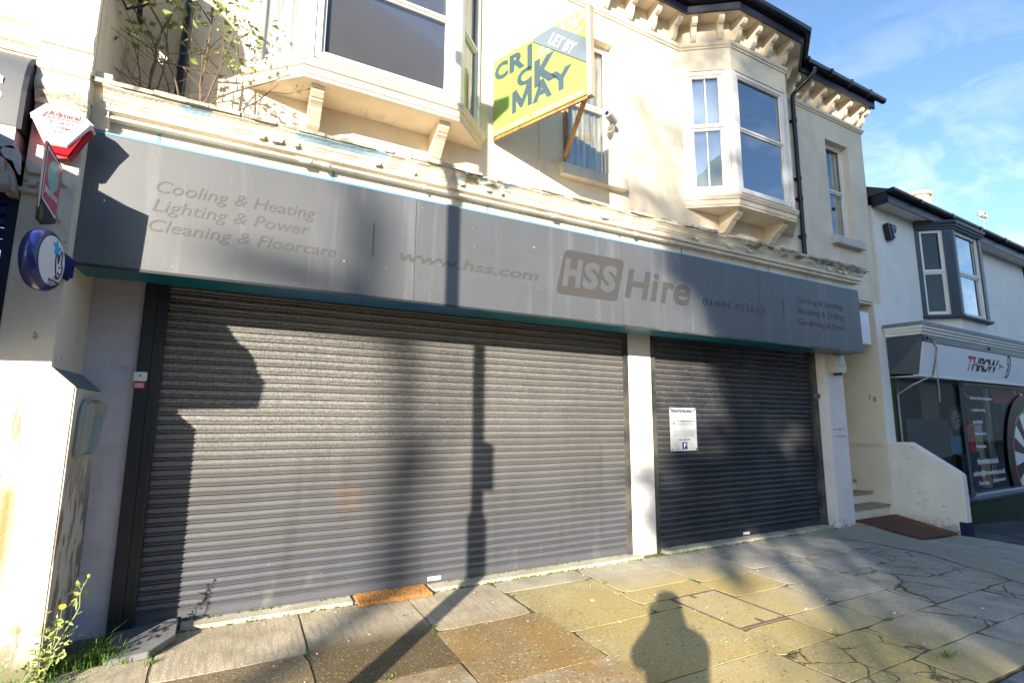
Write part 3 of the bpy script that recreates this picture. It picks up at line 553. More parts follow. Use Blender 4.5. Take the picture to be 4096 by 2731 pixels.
def bay(name, parent, xw0, xf0, xf1, xw1, yf, zb, zt, T=IDENT, top=None, kind='shop'):
    """canted bay: A wall-left, Bf front-left, C front-right, D wall-right"""
    P4 = [(xw0, 0), (xf0, yf), (xf1, yf), (xw1, 0)]
    return P4
def window(parent, f, u0, u1, z0, z1, v, fr, glassm, fm='white_frame', rail=None, vbar=None, back='dark', bd=.06, T=IDENT, sash=.035, name='window', backs=None, open_box=False):
    """frame part with pane, rails and a blind or curtain behind it; u along the wall, v outward position of the frame face"""
    mb = MB(); d = .07
    mb.box(u0, u0+fr, v-d, v, z0, z1, f); mb.box(u1-fr, u1, v-d, v, z0, z1, f); mb.box(u0+fr, u1-fr, v-d, v, z0, z0+fr, f); mb.box(u0+fr, u1-fr, v-d, v, z1-fr, z1, f)
    a0, a1, b0, b1 = u0+fr, u1-fr, z0+fr, z1-fr; s = sash
    for zz0, zz1, vv in ([(b0, rail, v-.028), (rail, b1, v-.012)] if rail else [(b0, b1, v-.02)]):
        mb.box(a0, a0+s, vv-.03, vv, zz0, zz1, f); mb.box(a1-s, a1, vv-.03, vv, zz0, zz1, f)
        mb.box(a0+s, a1-s, vv-.03, vv, zz0, zz0+s*1.1, f); mb.box(a0+s, a1-s, vv-.03, vv, zz1-s*.8, zz1, f)
        if vbar: mb.box((a0+a1)/2-.009, (a0+a1)/2+.009, vv-.024, vv-.006, zz0+s, zz1-s, f)
    w_ = obj(name, mb, fm, parent, T=T, bevel=.004)
    mb = MB(); mb.box(a0+s*.5, a1-s*.5, v-.05, v-.046, b0, b1, f); obj('pane', mb, glassm, w_, T=T)
    mb = MB()
    if back == 'curtain' or back == 'halfcurtain':
        n = 26; wd = (a1-a0) if back == 'curtain' else (a1-a0)*.3; st = a0 if back == 'curtain' else a1-wd
        vs = [f(st+wd*i/n, v-bd-.02+.012*math.sin(i*1.9)+.006*math.sin(i*4.3), z) for i in range(n+1) for z in (b0, b1)]
        mb.add(vs, [(2*i, 2*i+2, 2*i+3, 2*i+1) for i in range(n)])
        obj('curtain', mb, 'curtain', w_, T=T)
        mb = MB(); mb.box(a0, a1, v-bd-.2, v-bd-.19, b0, b1, f); obj('dark_room', mb, 'dark', w_, T=T)
    else:
        mb.box(a0, a1, v-bd-.01, v-bd, b0, b1, f); obj('blind' if back != 'dark' else 'dark_room', mb, back, w_, T=T)
    return w_
def console(mb, x, y0, z1, wdt, proj, h, f=None):
    """scrolled bracket profile: projects proj at the top, h tall, stepped fillets"""
    pr = [(0, 0), (-proj, 0), (-proj, -.03), (-proj*.97, -.035), (-proj*.96, -h*.22), (-proj*.86, -h*.32), (-proj*.82, -h*.36), (-proj*.78, -h*.36), (-proj*.78, -h*.42), (-proj*.66, -h*.50), (-proj*.62, -h*.54), (-proj*.60, -h*.54), (-proj*.58, -h*.60), (-proj*.30, -h*.92), (-proj*.26, -h), (0, -h)]
    mb.prism([(y0+a, z1+c) for a, c in pr], 'x', x-wdt/2, x+wdt/2); return mb

def main_bay(xw0, xf0, xf1, xw1, yf, zb, zt, which):
    P4 = [(xw0, 0), (xf0, yf), (xf1, yf), (xw1, 0)]
    # carcass: apron, posts at the corners, head
    core = MB()
    inn = .09
    base = MB()
    base.sweep(P4, [(-.30, zb+.02), (-.045, zb+.0), (-.0, zb), (.0, zb+.03), (.012, zb+.035), (.012, zb+.10), (.030, zb+.105), (.045, zb+.14), (.052, zb+.145), (.052, zb+.165), (.035, zb+.18), (.0, zb+.205), (-.30, zb+.21)])
    bo = obj('bay_window', base, 'cream' if which == 1 else 'cream', B)
    sof = MB(); sof.prism([(xw0+.03, -.002), (xf0+.02, yf+.03), (xf1-.02, yf+.03), (xw1-.03, -.002)], 'z', zb+.012, zb+.02); obj('bay_soffit', sof, 'cream', bo)
    posts = MB()
    for i, (p, q) in enumerate(((P4[0], P4[1]), (P4[1], P4[2]), (P4[2], P4[3]))):
        f, ln = seg(p, q); pw = .075
        if i != 1: posts.box(0, .05, -.10, -.004, zb+.20, zt, f)
    # corner posts as swept quads
    for i in (1, 2):
        a, c, d = Vector((*P4[i-1], 0)), Vector((*P4[i], 0)), Vector((*P4[i+1], 0))
        u = (a-c).normalized(); v_ = (d-c).normalized()
        k = .07
        posts.prism([tuple((c+u*k)[:2]), tuple(c[:2]), tuple((c+v_*k)[:2]), tuple((c+(u+v_).normalized()*.12)[:2])], 'z', zb+.20, zt)
    pieces('corner_post', posts, 'white_frame', bo, bevel=.005)
    z0 = zb+.20
    f, ln = seg(P4[0], P4[1])
    if which == 1: window(bo, f, .05, ln-.07, z0, zt, -.01, .045, 'glass', rail=zb+1.2, back='curtain')
    else: window(bo, f, .05, ln-.07, z0, zt, -.01, .065, 'glass_pale', rail=zb+1.22, vbar=True, back='white_blind', bd=.10, sash=.055)
    f, ln = seg(P4[1], P4[2])
    if which == 1: window(bo, f, .07, ln-.07, z0+.03, zt, -.012, .06, 'glass_matt', rail=zb+1.11, back='blind', bd=.075, sash=.03)
    else: window(bo, f, .07, ln-.07, z0+.03, zt, -.012, .06, 'glass_sky', rail=zb+1.22, back='halfcurtain', bd=.11, sash=.03)
    f, ln = seg(P4[2], P4[3])
    window(bo, f, .07, ln-.05, z0, zt, -.01, .045, 'glass', rail=zb+1.15, back='curtain')
    # head wall above the windows
    hd = MB(); hd.sweep(P4, [(-.25, zt), (.0, zt), (.0, ZS+.1), (-.25, ZS+.1)]); obj('bay_head', hd, 'cream', bo)
    # two scrolled brackets under the bay
    for xb in (xf0+.13, xf1-.13):
        mb = MB(); console(mb, xb, -.003, zb+.012, .115, -yf-.08, .27); pieces('bracket', mb, 'cream', bo, bevel=.004)
    return P4
P1 = main_bay(-.20, .28, 1.76, 2.20, -.43, 4.58, 6.7, 1)
P2 = main_bay(5.38, 5.97, 7.24, 7.80, -.42, 4.55, 6.66, 2)
# string course and eaves follow the bays
def outline(): return [(-1.6, 0)]+P1+P2+[(10.14, 0)]
OUT = outline()
mb = MB(); mb.sweep(OUT+[(10.14, .3)], [(-.02, 7.00), (.0, 7.0), (.018, 7.005), (.018, 7.03), (.035, 7.04), (.045, 7.07), (.045, 7.09), (.0, 7.105), (-.02, 7.105)]); obj('string_course', mb, 'cream', B)
mb = MB(); mb.sweep(OUT, [(-.2, ZS), (.27, ZS), (.27, ZS+.02), (-.2, ZS+.02)]); obj('eaves_soffit', mb, 'cream', B)
mb = MB(); mb.sweep(OUT, [(.25, ZS-.035), (.285, ZS-.035), (.285, ZS+.12), (.25, ZS+.12)]); obj('fascia', mb, 'gutter', B)
gp = [(.29+.055+.055*math.cos(a), ZS+.15+.06*math.sin(a)) for a in [R(t) for t in range(180, 361, 20)]]
mb = MB(); mb.sweep([(x, y) for x, y in OUT[:-1]]+[(10.34, 0)], gp+[(.40, ZS+.165), (.29, ZS+.165)]); obj('gutter', mb, 'gutter', B, smooth=True)
mb = MB(); mb.sweep(OUT, [(.283, ZS+.10), (.33, ZS+.172), (-.15, ZS+.40), (-.15, ZS+.10)]); obj('roof_edge', mb, 'roof', B)
mb = MB()
for x in (7.95, 8.6, 9.2, 9.8): mb.prism([(-.405, ZS+.02+.06), (-.285, ZS+.07), (-.285, ZS+.18), (-.412, ZS+.18)], 'x', x, x+.05)
for x in (2.9, 3.8, 4.7): mb.prism([(-.405, ZS+.08), (-.285, ZS+.07), (-.285, ZS+.18), (-.412, ZS+.18)], 'x', x, x+.05)
pieces('gutter_bracket', mb, 'gutter', B)
mb = MB(); mb.sweep(OUT, [(.36, ZS+.19), (.36, ZS+.21), (-3.5, ZS+1.9), (-3.5, ZS+1.6)][:4]) if False else mb.add([(-1.7, -.33, ZS+.20), (10.2, -.33, ZS+.20), (10.2, 3.5, ZS+2.2), (-1.7, 3.5, ZS+2.2), (-1.7, -.33, ZS+.14), (10.2, -.33, ZS+.14), (10.2, 3.5, ZS+.14), (-1.7, 3.5, ZS+.14)], [(0, 1, 2, 3), (4, 7, 6, 5), (0, 4, 5, 1), (1, 5, 6, 2), (2, 6, 7, 3), (3, 7, 4, 0)])
obj('roof', mb, 'roof', B)
# corbels (eaves brackets): one mesh, copied along the eaves
cb = MB(); H = ZS-7.105
prof = [(0, 0), (-.245, 0), (-.245, -.035), (-.225, -.05), (-.22, -.09), (-.20, -.12), (-.165, -.14), (-.14, -.135), (-.13, -.16), (-.115, -.175), (-.105, -.25), (-.075, -.29), (-.05, -H), (0, -H)]
cb.prism(prof, 'x', -.04, .04)
cb.box(-.052, .052, -.25, 0, -.028, -.001)
c0 = obj('corbel', cb, 'cream', B, bevel=.004, at=(0, 0, 0)); first = True
def put_corbel(x, y, ang):
    global first
    o = c0 if first else c0.copy()
    if not first: sc.collection.objects.link(o); o.parent = B
    first = False
    o.location = Vector((x, y, ZS))-LOC[B.name]; o.rotation_euler = (0, 0, ang)
for p, q in zip(OUT[:-1], OUT[1:]):
    d = Vector((q[0]-p[0], q[1]-p[1])); ln = d.length; a = math.atan2(d.y, d.x)
    if p == OUT[0]: us = [.2, .6, 1.0]
    elif ln > 2.2 and p[0] > 7: us = [.16, .53, .91, 1.29, 1.69, 2.07, 2.25]
    elif ln > 3: us = [.12, .53, .94, 1.36, 1.78, 2.2, 2.62, 3.02]
    elif ln > 1: us = [.10, .44, .80, 1.17] if p[0] > 3 else [.1, .5, .9, 1.36]
    else: us = [ln*.28, ln*.80] if d.y < 0 else [ln*.45]
    for u in us: 
        if u < ln: put_corbel(p[0]+d.x/ln*u, p[1]+d.y/ln*u, a)
# narrow windows with reveals and stone sills
def narrow(x0, x1, z0, z1, rail, curt):
    f, ln = seg((x0, .10), (x1, .10))
    mb = MB(); mb.box(x0-.003, x0, 0.0, .28, z0, z1)
    wdw = window(B, f, .0, x1-x0, z0, z1, 0, .045, 'glass', rail=rail, back=curt, bd=.07, sash=.035, name='sash_window')
    mb = MB(); mb.prism([(-.105, z0-.155), (-.105, z0-.01), (.0995, z0+.012), (.0995, z0-.155)], 'x', x0-.07, x1+.12)
    obj('sill', mb, 'sillpaint', wdw, bevel=.006)
    return wdw
narrow(3.30, 4.13, 4.68, 6.62, 5.68, 'curtain')
narrow(8.93, 9.62, 4.77, 6.60, 5.70, 'halfcurtain')
# downpipes
dp = MB(); dp.tube([(8.18, -.345, 7.50), (8.18, -.345, 7.44), (8.14, -.25, 7.33), (8.02, -.12, 7.18), (7.98, -.06, 7.08), (7.98, -.055, 6.9)], .036, 10)
dp.tube([(7.98, -.055, 6.9), (7.98, -.055, 3.9)], .036, 10)
for z in (6.6, 5.55, 5.2, 4.55): dp.tube([(7.98, -.055, z), (7.98, -.055, z+.06)], .045, 10); dp.box(7.92, 8.04, -.03, -.003, z+.01, z+.045)
# thin cable conduit, seam line
obj('downpipe', dp, 'gutter', B, smooth=True)
mb = MB(); mb.tube([(-.655, -.05, 7.3), (-.665, -.05, 3.95)], .036, 10); 
for z in (4.55, 5.6): mb.tube([(-.66, -.05, z), (-.66, -.05, z+.07)], .046, 10)
obj('downpipe', mb, 'gutter', B, smooth=True)
mb = MB(); mb.tube([(2.955, -.006, 7.0), (2.955, -.006, 4.0)], .007, 6); obj('cable', mb, 'cream', B)
# alarm cable etc on the alley side: number, rail
mb = MB(); mb.box(9.965, 9.994, .06, 1.3, 1.15, 1.20); obj('handrail', mb, 'cream_plastic', B)
text('house_number', '7', 'brass', B, (9.994, .235, 1.955), (0, -1, 0), Zv, .05, .085, weight=.012, thick=.006)
text('house_number', 'B', 'brass', B, (9.994, .155, 1.925), (0, -1, 0), Zv, .055, .085, weight=.012, thick=.006)
# small sign box beyond the shop sign, in the alley mouth
lb = MB(); lb.box(9.10, 9.74, -.04, .0, 2.88, 3.50); o = obj('sign_box', lb, 'grey_metal', bevel=.006, at=(9.4, 0, 2.88)); tag(o, 'blank pale sign box in the alley mouth beyond the dark shop sign', 'sign')
mb = MB(); mb.box(9.13, 9.71, -.046, -.042, 2.91, 3.47); obj('panel', mb, 'white_sign', o)
# steps in the alley
ST = empty('alley_steps', (9.3, .5, 0), 'worn stone steps rising into the alley behind the rusty plate', 'steps')
for k in range(9):
    z = .18+.175*k; y = .04+.26*k
    mb = MB(); mb.box(8.57, 9.99, y+.02, y+.30, z-.19, z-.045); obj('riser', mb, 'alley', ST)
    mb = MB(); mb.box(8.565, 9.992, y, y+.31, z-.045, z); obj('tread', mb, 'stone_step', ST, bevel=.008)
# low wall beside the steps
lw = MB(); pr = [(.06, -.3), (.06, 1.22), (-.34, 1.235), (-.93, .82), (-1.0, .76), (-1.0, -.3)]
lw.prism(pr, 'x', 10.0, 10.16)
o = obj('low_wall', lw, 'lowwall', bevel=.012, at=(10.08, -.5, -.1)); tag(o, 'low sloping cream wall with a navy foot beside the alley steps', 'wall')
mb = MB(); mb.box(9.996, 10.165, -1.006, -.90, -.3, .05); obj('painted_foot', mb, 'navy_paint', o)
# rusty plate, card
mb = MB(); vs = []
for x, y in ((8.72, -.05), (9.93, -.05), (9.97, -.88), (8.78, -.95)): vs.append((x, y, gz(x, y)+.034))
vs += [(a, b_, c-.025) for a, b_, c in vs]; mb.add(vs, [(0, 1, 2, 3), (7, 6, 5, 4), (0, 4, 5, 1), (1, 5, 6, 2), (2, 6, 7, 3), (3, 7, 4, 0)])
tag(obj('steel_plate', mb, 'rust', at=(9.35, -.5, -.06)), 'rusty brown steel plate lying flat at the foot of the alley steps', 'metal plate')
mb = MB(); mb.add([(8.40, -.22, .012), (8.62, -.27, .006), (8.86, -.10, .004), (8.66, -.05, .012), (8.40, -.22, .002), (8.62, -.27, -.004), (8.86, -.10, -.004), (8.66, -.05, .002)], [(0, 1, 2, 3), (0, 4, 5, 1), (1, 5, 6, 2), (2, 6, 7, 3), (3, 7, 4, 0)])
tag(obj('card_sheet', mb, 'card', at=(8.6, -.16, 0)), 'small flat piece of brown card by the right pillar foot', 'card')
# ------------------------------------------------------------------ roller shutters
def shutter(x0, x1, gl, gr, z0, label, seed):
    r_ = random.Random(seed)
    root = empty('roller_shutter', ((x0+x1)/2, 0, z0), label, 'shutter', 'roller shutters of the closed shop')
    mb = MB(); P = .0712; n = 39; prof = []
    for k in range(n):
        z = z0+.075+k*P
        prof += [(.004, z), (-.014, z+.004), (-.0195, z+.008), (-.0195, z+.013), (-.008, z+.0155), (-.002, z+.018), (-.010, z+.026), (-.0165, z+.038), (-.0165, z+.048), (-.011, z+.060), (-.004, z+.067)]
    xs = [x0+(x1-x0)*i/60 for i in range(61)]; m = len(prof); vs = []
    sag = [r_.gauss(0, .0012) for _ in xs]; dents = [(r_.uniform(x0+.3, x1-.3), r_.uniform(.3, 2.2), r_.uniform(.12, .4), r_.uniform(.03, .10), r_.uniform(-.006, .008)) for _ in range(14)]
    for i, x in enumerate(xs):
        for j, (y, z) in enumerate(prof): vs.append((x, y+sag[i]*math.sin(z*3+i)+sum(a_*math.exp(-((x-dx)/wx)**2-((z-dz)/wz)**2) for dx, dz, wx, wz, a_ in dents), z+.0015*math.sin(i*.5+seed)))
    mb.add(vs, [(i*m+j, (i+1)*m+j, (i+1)*m+j+1, i*m+j+1) for i in range(60) for j in range(m-1)])
    obj('curtain', mb, 'shutter', root, smooth=False)
    mb = MB(); mb.prism([(.01, z0), (-.022, z0), (-.022, z0+.012), (-.014, z0+.016), (-.014, z0+.066), (-.019, z0+.070), (-.019, z0+.078), (.01, z0+.078)], 'x', x0, x1); obj('bottom_rail', mb, 'shutter', root)
    for a, b_ in gl:
        mb = MB(); mb.box(a, b_, -.045, .05, z0-.03, 2.75)
        mb.box(b_-.02, b_+.004, -.06, .03, z0-.03, 2.75) if a == gl[-1][0] else None
        obj('guide', mb, 'dark_guide', root, bevel=.003)
    for a, b_ in gr:
        mb = MB(); mb.box(a, b_, -.045, .05, z0-.03, 2.9); mb.box(a-.004, a+.016, -.06, .03, z0-.03, 2.9); obj('guide', mb, 'dark_guide', root, bevel=.003)
    mb = MB(); mb.box(x0-.1, x1+.1, -.03, .11, 2.86, 3.2); obj('roller_box', mb, 'dark_guide', root)
    return root
s1 = shutter(-.585, 4.15, [(-.745, -.655), (-.652, -.585)], [(4.15, 4.213)], .030, 'wide dusty grey roller shutter on the left of the white pillar, closed', 1)
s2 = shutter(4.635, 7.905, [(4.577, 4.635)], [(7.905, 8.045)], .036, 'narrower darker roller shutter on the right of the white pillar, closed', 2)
def sticker(x, z, w_, h, parent, tilt=.03):
    mb = MB(); mb.add([(x, -.0235, z), (x+w_, -.0235, z+tilt*w_), (x+w_, -.0235, z+h+tilt*w_), (x, -.0235, z+h)], [(0, 1, 2, 3)]); obj('label_sticker', mb, 'white', parent)
sticker(1.70, .055, .135, .036, s1, -.02); sticker(6.155, .052, .13, .034, s2, -.02)
# wet smear on the bottom rail
# notice on the right shutter
nz = empty('private_property_notice', (5.1, -.05, 1.19), 'white printed notice fixed to the right roller shutter', 'notice')
mb = MB(); mb.box(4.865, 5.338, -.050, -.044, 1.19, 1.745); obj('panel', mb, 'notice_white', nz, bevel=.003)
def nline(z, x0, x1, h=.012, m='sgrey'):
    mb = MB(); x = x0
    while x < x1:
        l_ = rnd.uniform(.012, .05); mb.box(x, min(x1, x+l_), -.0515, -.0505, z, z+h); x += l_+.008
    return mb
text('lettering', 'PRIVATE PROPERTY', 'black', nz, (4.893, -.0515, 1.678), X, Zv, .42, .036, weight=.045)
text('lettering', 'Terms and conditions', 'sgrey', nz, (5.03, -.0515, 1.645), X, Zv, .15, .012)
text('lettering', 'AUTHORISED VEHICLES ONLY', 'black', nz, (4.99, -.0515, 1.560), X, Zv, .33, .020, weight=.03)
text('lettering', '0345 463 5050', 'black', nz, (5.01, -.0515, 1.325), X, Zv, .20, .018, weight=.03)
b2 = MB()
for z in (1.545, 1.532, 1.520): b2.v, b2.f = (lambda q: (b2.v+q.v, b2.f+[tuple(i+len(b2.v) for i in f) for f in q.f]))(nline(z, 4.995, 5.30, .006))
for z in (1.445, 1.43, 1.41, 1.395, 1.38): b2.v, b2.f = (lambda q: (b2.v+q.v, b2.f+[tuple(i+len(b2.v) for i in f) for f in q.f]))(nline(z, 4.92, 5.28, .004))
struct(obj('small_print', b2, 'lampm', nz), 'stuff')
mb = MB(); mb.box(4.895, 4.972, -.0522, -.0505, 1.510, 1.570); obj('pictogram', mb, 'black', nz)
mb = MB(); mb.box(4.903, 4.964, -.0532, -.0525, 1.517, 1.563); mb2 = obj('pictogram_ground', mb, 'white', nz)
mb = MB(); mb.box(4.918, 4.945, -.054, -.0533, 1.525, 1.553); mb.box(4.936, 4.957, -.054, -.0533, 1.532, 1.54); obj('pictogram', mb, 'black', nz)
mb = MB(); mb.box(5.07, 5.155, -.0522, -.0505, 1.212, 1.302); obj('parking_symbol', mb, 'navy', nz)
text('lettering', 'P', 'white', nz, (5.094, -.0525, 1.222), X, Zv, .040, .066, weight=.01)
mb = MB()
for x, z in ((4.885, 1.725), (5.318, 1.725), (4.885, 1.21), (5.318, 1.21)): mb.lathe([(.011, 0), (.011, -.004), (.004, -.006)], (x, -.050, z), 'y', 12)
pieces('screw', mb, 'black', nz)
# handwriting on the white pillar
hw = [('3', 4.300, 1.945, .022, .05), ('ITEMS', 4.352, 1.948, .065, .022), ('£15.00', 4.355, 1.885, .075, .028), ('ITEMS', 4.352, 1.405, .06, .018), ('£15.00', 4.352, 1.36, .075, .02)]
for t_, x, z, ww, hh in hw: text('handwriting', t_, 'sgrey', B, (x, -.0575, z), X, Zv, ww, hh, shear=.2)
text('handwriting', 'DELIVERIES TO', 'sgrey', B, (8.16, -.1725, 1.44), X, Zv, .30, .03, shear=.2)
text('handwriting', '5 THE SHOP', 'sgrey', B, (8.18, -.1725, 1.33), X, Zv, .30, .03, shear=.2)
# ------------------------------------------------------------------ fascia sign
SG = empty('shop_fascia_sign', (3.6, -.6, 2.62), 'long dark slate shop fascia sign with faded lettering and a teal underside', 'shop sign')
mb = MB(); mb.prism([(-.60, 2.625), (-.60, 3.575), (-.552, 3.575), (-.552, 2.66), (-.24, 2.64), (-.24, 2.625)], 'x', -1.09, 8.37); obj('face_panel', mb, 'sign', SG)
mb = MB(); mb.box(-1.09, 8.37, -.603, -.55, 3.576, 3.592); obj('top_trim', mb, 'blue_trim', SG)
mb = MB(); mb.box(-1.085, 8.365, -.594, -.236, 2.610, 2.624); obj('underside', mb, 'teal', SG)
mb = MB(); mb.box(-1.09, 8.37, -.604, -.5945, 2.604, 2.624); obj('bottom_lip', mb, 'dark_guide', SG)
mb = MB()
for x in (1.29, 3.68, 6.02): mb.box(x, x+.0035, -.6012, -.6002, 2.63, 3.57)
pieces('panel_joint', mb, 'dark_guide', SG)
Yf = -.6004
def st(body, x, z, w_, h, m='ghost', **k): return text('lettering', body, m, SG, (x, Yf, z), X, Zv, w_, h, **k)
st('Cooling & Heating', -.665, 3.185, 1.10, .125, 'ghost_light', shear=.22, weight=.000)
st('Lighting & Power', -.675, 3.040, 1.07, .125, 'ghost_light', shear=.22, weight=.000)
st('Cleaning & Floorcare', -.685, 2.888, 1.30, .122, 'ghost_light', shear=.22, weight=.000)
st('www.hss.com', 1.145, 2.972, 1.445, .105, 'ghost_light', shear=.22, weight=.022)
for ch, x_, w_, h_ in (('H', 3.71, .40, .345), ('i', 4.09, .15, .345), ('r', 4.25, .23, .26), ('e', 4.45, .28, .265)): st(ch, x_, 2.938, w_, h_, 'ghost', shear=.2, weight=.028)
st('01444 451613', 4.94, 2.982, 1.17, .095, 'ghost', shear=.15, weight=.0)
st('Cutting & Sanding', 6.825, 3.205, 1.10, .115, 'ghost', shear=.1)
st('Breaking & Drilling', 6.82, 3.045, 1.13, .115, 'ghost', shear=.1)
st('Gardening & Event', 6.815, 2.885, 1.13, .115, 'ghost', shear=.1)
mb = MB(); mb.box(.908, .925, Yf-.001, Yf, 2.97, 3.275); mb.box(6.50, 6.515, Yf-.001, Yf, 2.97, 3.26); pieces('divider', mb, 'ghost', SG)
# rounded slanted badge with cut-out letters
def rrect(x0, x1, z0, z1, r_, sh, n=6):
    pts = []
    for cx, cz, a0 in ((x1-r_, z0+r_, -90), (x1-r_, z1-r_, 0), (x0+r_, z1-r_, 90), (x0+r_, z0+r_, 180)):
        for i in range(n+1):
            a = R(a0+90*i/n); x, z = cx+r_*math.cos(a), cz+r_*math.sin(a); pts.append((x+sh*(z-z0), z))
    return pts
mb = MB(); mb.prism(rrect(2.795, 3.60, 2.875, 3.368, .06, .25), 'y', Yf-.0012, Yf); obj('badge', mb, 'ghost', SG)
for ch, x_, w_ in (('H', 2.875, .275), ('S', 3.13, .24), ('S', 3.37, .24)): text('lettering', ch, 'badge_letter', SG, (x_, Yf-.0012, 2.965), X, Zv, w_, .31, shear=.2, weight=.05)
# ------------------------------------------------------------------ alarms, meters, camera, etc.
A1 = empty('alarm_box', (8.35, -.17, 2.32), 'aged cream alarm box under the right end of the dark fascia sign', 'alarm box')
mb = MB(); fr_ = [(8.20, 2.63), (8.44, 2.63), (8.50, 2.41), (8.46, 2.33), (8.20, 2.33), (8.16, 2.40)]
mb.prism(fr_, 'y', -.27, -.172); obj('cover', mb, 'cream_plastic', A1, bevel=.012); mb = MB(); mb.lathe([(.055, -.02), (.055, .02), (.03, -.045)][:2], (8.33, -.22, 2.315), 'z', 14); obj('lamp', mb, 'gutter', A1)
text('lettering', 'ALARM', 'cyan', A1, (8.27, -.2705, 2.42), X, Zv, .15, .03)
mb = MB(); mb.box(7.93, 8.04, -.085, -.05, 1.925, 2.0); o = obj('key_switch', mb, 'lampm', bevel=.006, at=(7.98, -.05, 1.92)); tag(o, 'small grey key switch on the right guide of the right shutter', 'switch')
mb = MB(); mb.box(7.955, 7.99, -.092, -.086, 1.945, 1.985); obj('lock', mb, 'dark', o)
mb = MB(); mb.box(-.757, -.668, -.062, -.046, 1.862, 1.935); o = obj('key_switch', mb, 'white', bevel=.006, at=(-.71, -.05, 1.9)); tag(o, 'white key switch above a red sticker beside the left shutter', 'switch')
mb = MB(); mb.box(-.75, -.675, -.0505, -.046, 1.805, 1.857); obj('warning_sticker', mb, 'red', o); mb = MB()
for z in (1.815, 1.825, 1.838): mb.box(-.742, -.685, -.0515, -.0508, z, z+.006)
obj('sticker_print', mb, 'white', o); mb = MB(); mb.lathe([(.008, 0), (.006, -.004)], (-.712, -.062, 1.905), 'y', 10); obj('keyhole', mb, 'brass', o)
# security camera by the narrow window
CC = empty('security_camera', (3.93, -.0, 5.36), 'grey dome-ended security camera beside the narrow middle window', 'camera')
mb = MB(); mb.tube([(4.02, -.002, 5.36), (4.02, -.06, 5.37), (4.0, -.09, 5.42)], .028, 12); obj('arm', mb, 'camgrey', CC, smooth=True)
mb = MB(); mb.tube([(4.07, -.07, 5.44), (4.04, -.085, 5.445), (3.90, -.15, 5.46), (3.875, -.162, 5.462)], .052, 16); obj('housing', mb, 'camgrey', CC, smooth=True, bevel=.006)
mb = MB(); mb.tube([(3.872, -.1635, 5.462), (3.868, -.1655, 5.462)], .026, 16); obj('lens', mb, 'gutter', CC)

# ------------------------------------------------------------------ letting board (two panels hinged at a post, in a V)
FB = empty('letting_board', (2.8, -1.2, 4.75), 'lime green letting board on a timber frame beside the left bay window', 'letting board')
pA, pB, pC = (2.325, -.05), (2.80, -1.21), (3.31, -.05)
fA, lA = seg(pA, pB); ZB0, ZB1 = 4.755, 5.70
# camera-facing side of the panel is on the right-hand side of travel A->B seen from the street
mb = MB(); mb.box(0, lA, -.006, .006, ZB0, ZB1, fA); obj('panel', mb, 'lime', FB)
ux = Vector((pB[0]-pA[0], pB[1]-pA[1], 0)).normalized(); nA = Vector((ux.y, -ux.x, 0))
def bt(body, u, z, w_, h, m, **k):
    o_ = Vector((pA[0], pA[1], z))+ux*u+nA*.0065; return text('lettering', body, m, FB, o_, ux, Zv, w_, h, **k)
for ch, u_, z_, w_, h_ in (('C', .012, 5.425, .20, .215), ('R', .235, 5.43, .225, .222), ('I', .492, 5.36, .068, .30), ('C', .346, 5.20, .21, .20), ('K', .588, 5.10, .30, .32), ('M', .278, 4.925, .275, .30), ('A', .562, 4.925, .26, .24), ('Y', .80, 4.93, .27, .24)):
    if ch != 'M': bt(ch, u_, z_, w_, h_, 'agent_grey', weight=.05)
mb = MB(); mp4 = [(.278, 4.925), (.278, 5.18), (.335, 5.20), (.415, 5.055), (.50, 5.235), (.556, 5.245), (.556, 4.935), (.497, 4.932), (.497, 5.08), (.425, 4.955), (.395, 4.955), (.335, 5.06), (.335, 4.925)]
mb.add([fA(u, .0072, z) for u, z in mp4], [(0, 1, 2, 11, 12), (2, 3, 10, 11), (3, 4, 8, 9, 10), (4, 5, 6, 7, 8)]); obj('lettering', mb, 'agent_grey', FB)
bt('01444 443400', .02, 4.778, .50, .04, 'lime_white', weight=.02); bt('CRICKMAY.CO.UK', .575, 4.778, .64, .042, 'lime_white', weight=.03)
bt('SALE', .93, 5.60, .30, .08, 'lime_white', weight=.04); bt('NT/', 1.03, 5.545, .12, .04, 'lime_white', weight=.03); bt('ENT', 1.10, 5.475, .12, .045, 'lime_white', weight=.03)
bt('INV', .64, 5.515, .09, .03, 'lime_white', weight=.02); bt('DEVE', .64, 5.445, .16, .04, 'lime_white', weight=.02)
mb = MB(); pp = []
for v0 in (.008, .016): pp += [fA(u, v0, z) for u, z in [(.565, 5.665), (.62, 5.70), (.852, 5.702), (1.235, 5.372), (1.249, 5.09)]]
mb.add(pp, [(0, 1, 2, 3, 4), (9, 8, 7, 6, 5)]+[(i, 5+i, 5+(i+1) % 5, (i+1) % 5) for i in range(5)]); obj('slip_board', mb, 'slip', FB)
o_ = Vector((pA[0], pA[1], 5.535))+ux*.775+nA*.017
text('lettering', 'LET BY', 'white', FB, o_, ux*.735+Vector((0, 0, -.68)), Vector((0, 0, 1))*.735+ux*.68, .40, .115, weight=.012)
mb = MB(); mb.box(lA-.002, lA+.045, -.05, .02, ZB0-.03, ZB1+.02, fA); obj('post', mb, 'wood_pale', FB)
mb = MB(); mb.box(.0, lA, -.03, -.0065, ZB0-.035, ZB0+.012, fA); mb.box(0, lA, -.03, -.0065, ZB1-.05, ZB1-.01, fA); mb.box(-.02, .02, -.03, -.0065, ZB0-.03, ZB1, fA); obj('frame_rail', mb, 'wood', FB)
fB, lB = seg(pB, pC)
mb = MB(); mb.box(.04, lB, -.04, .0, ZB0-.04, ZB0+.015, fB); obj('brace', mb, 'wood', FB)
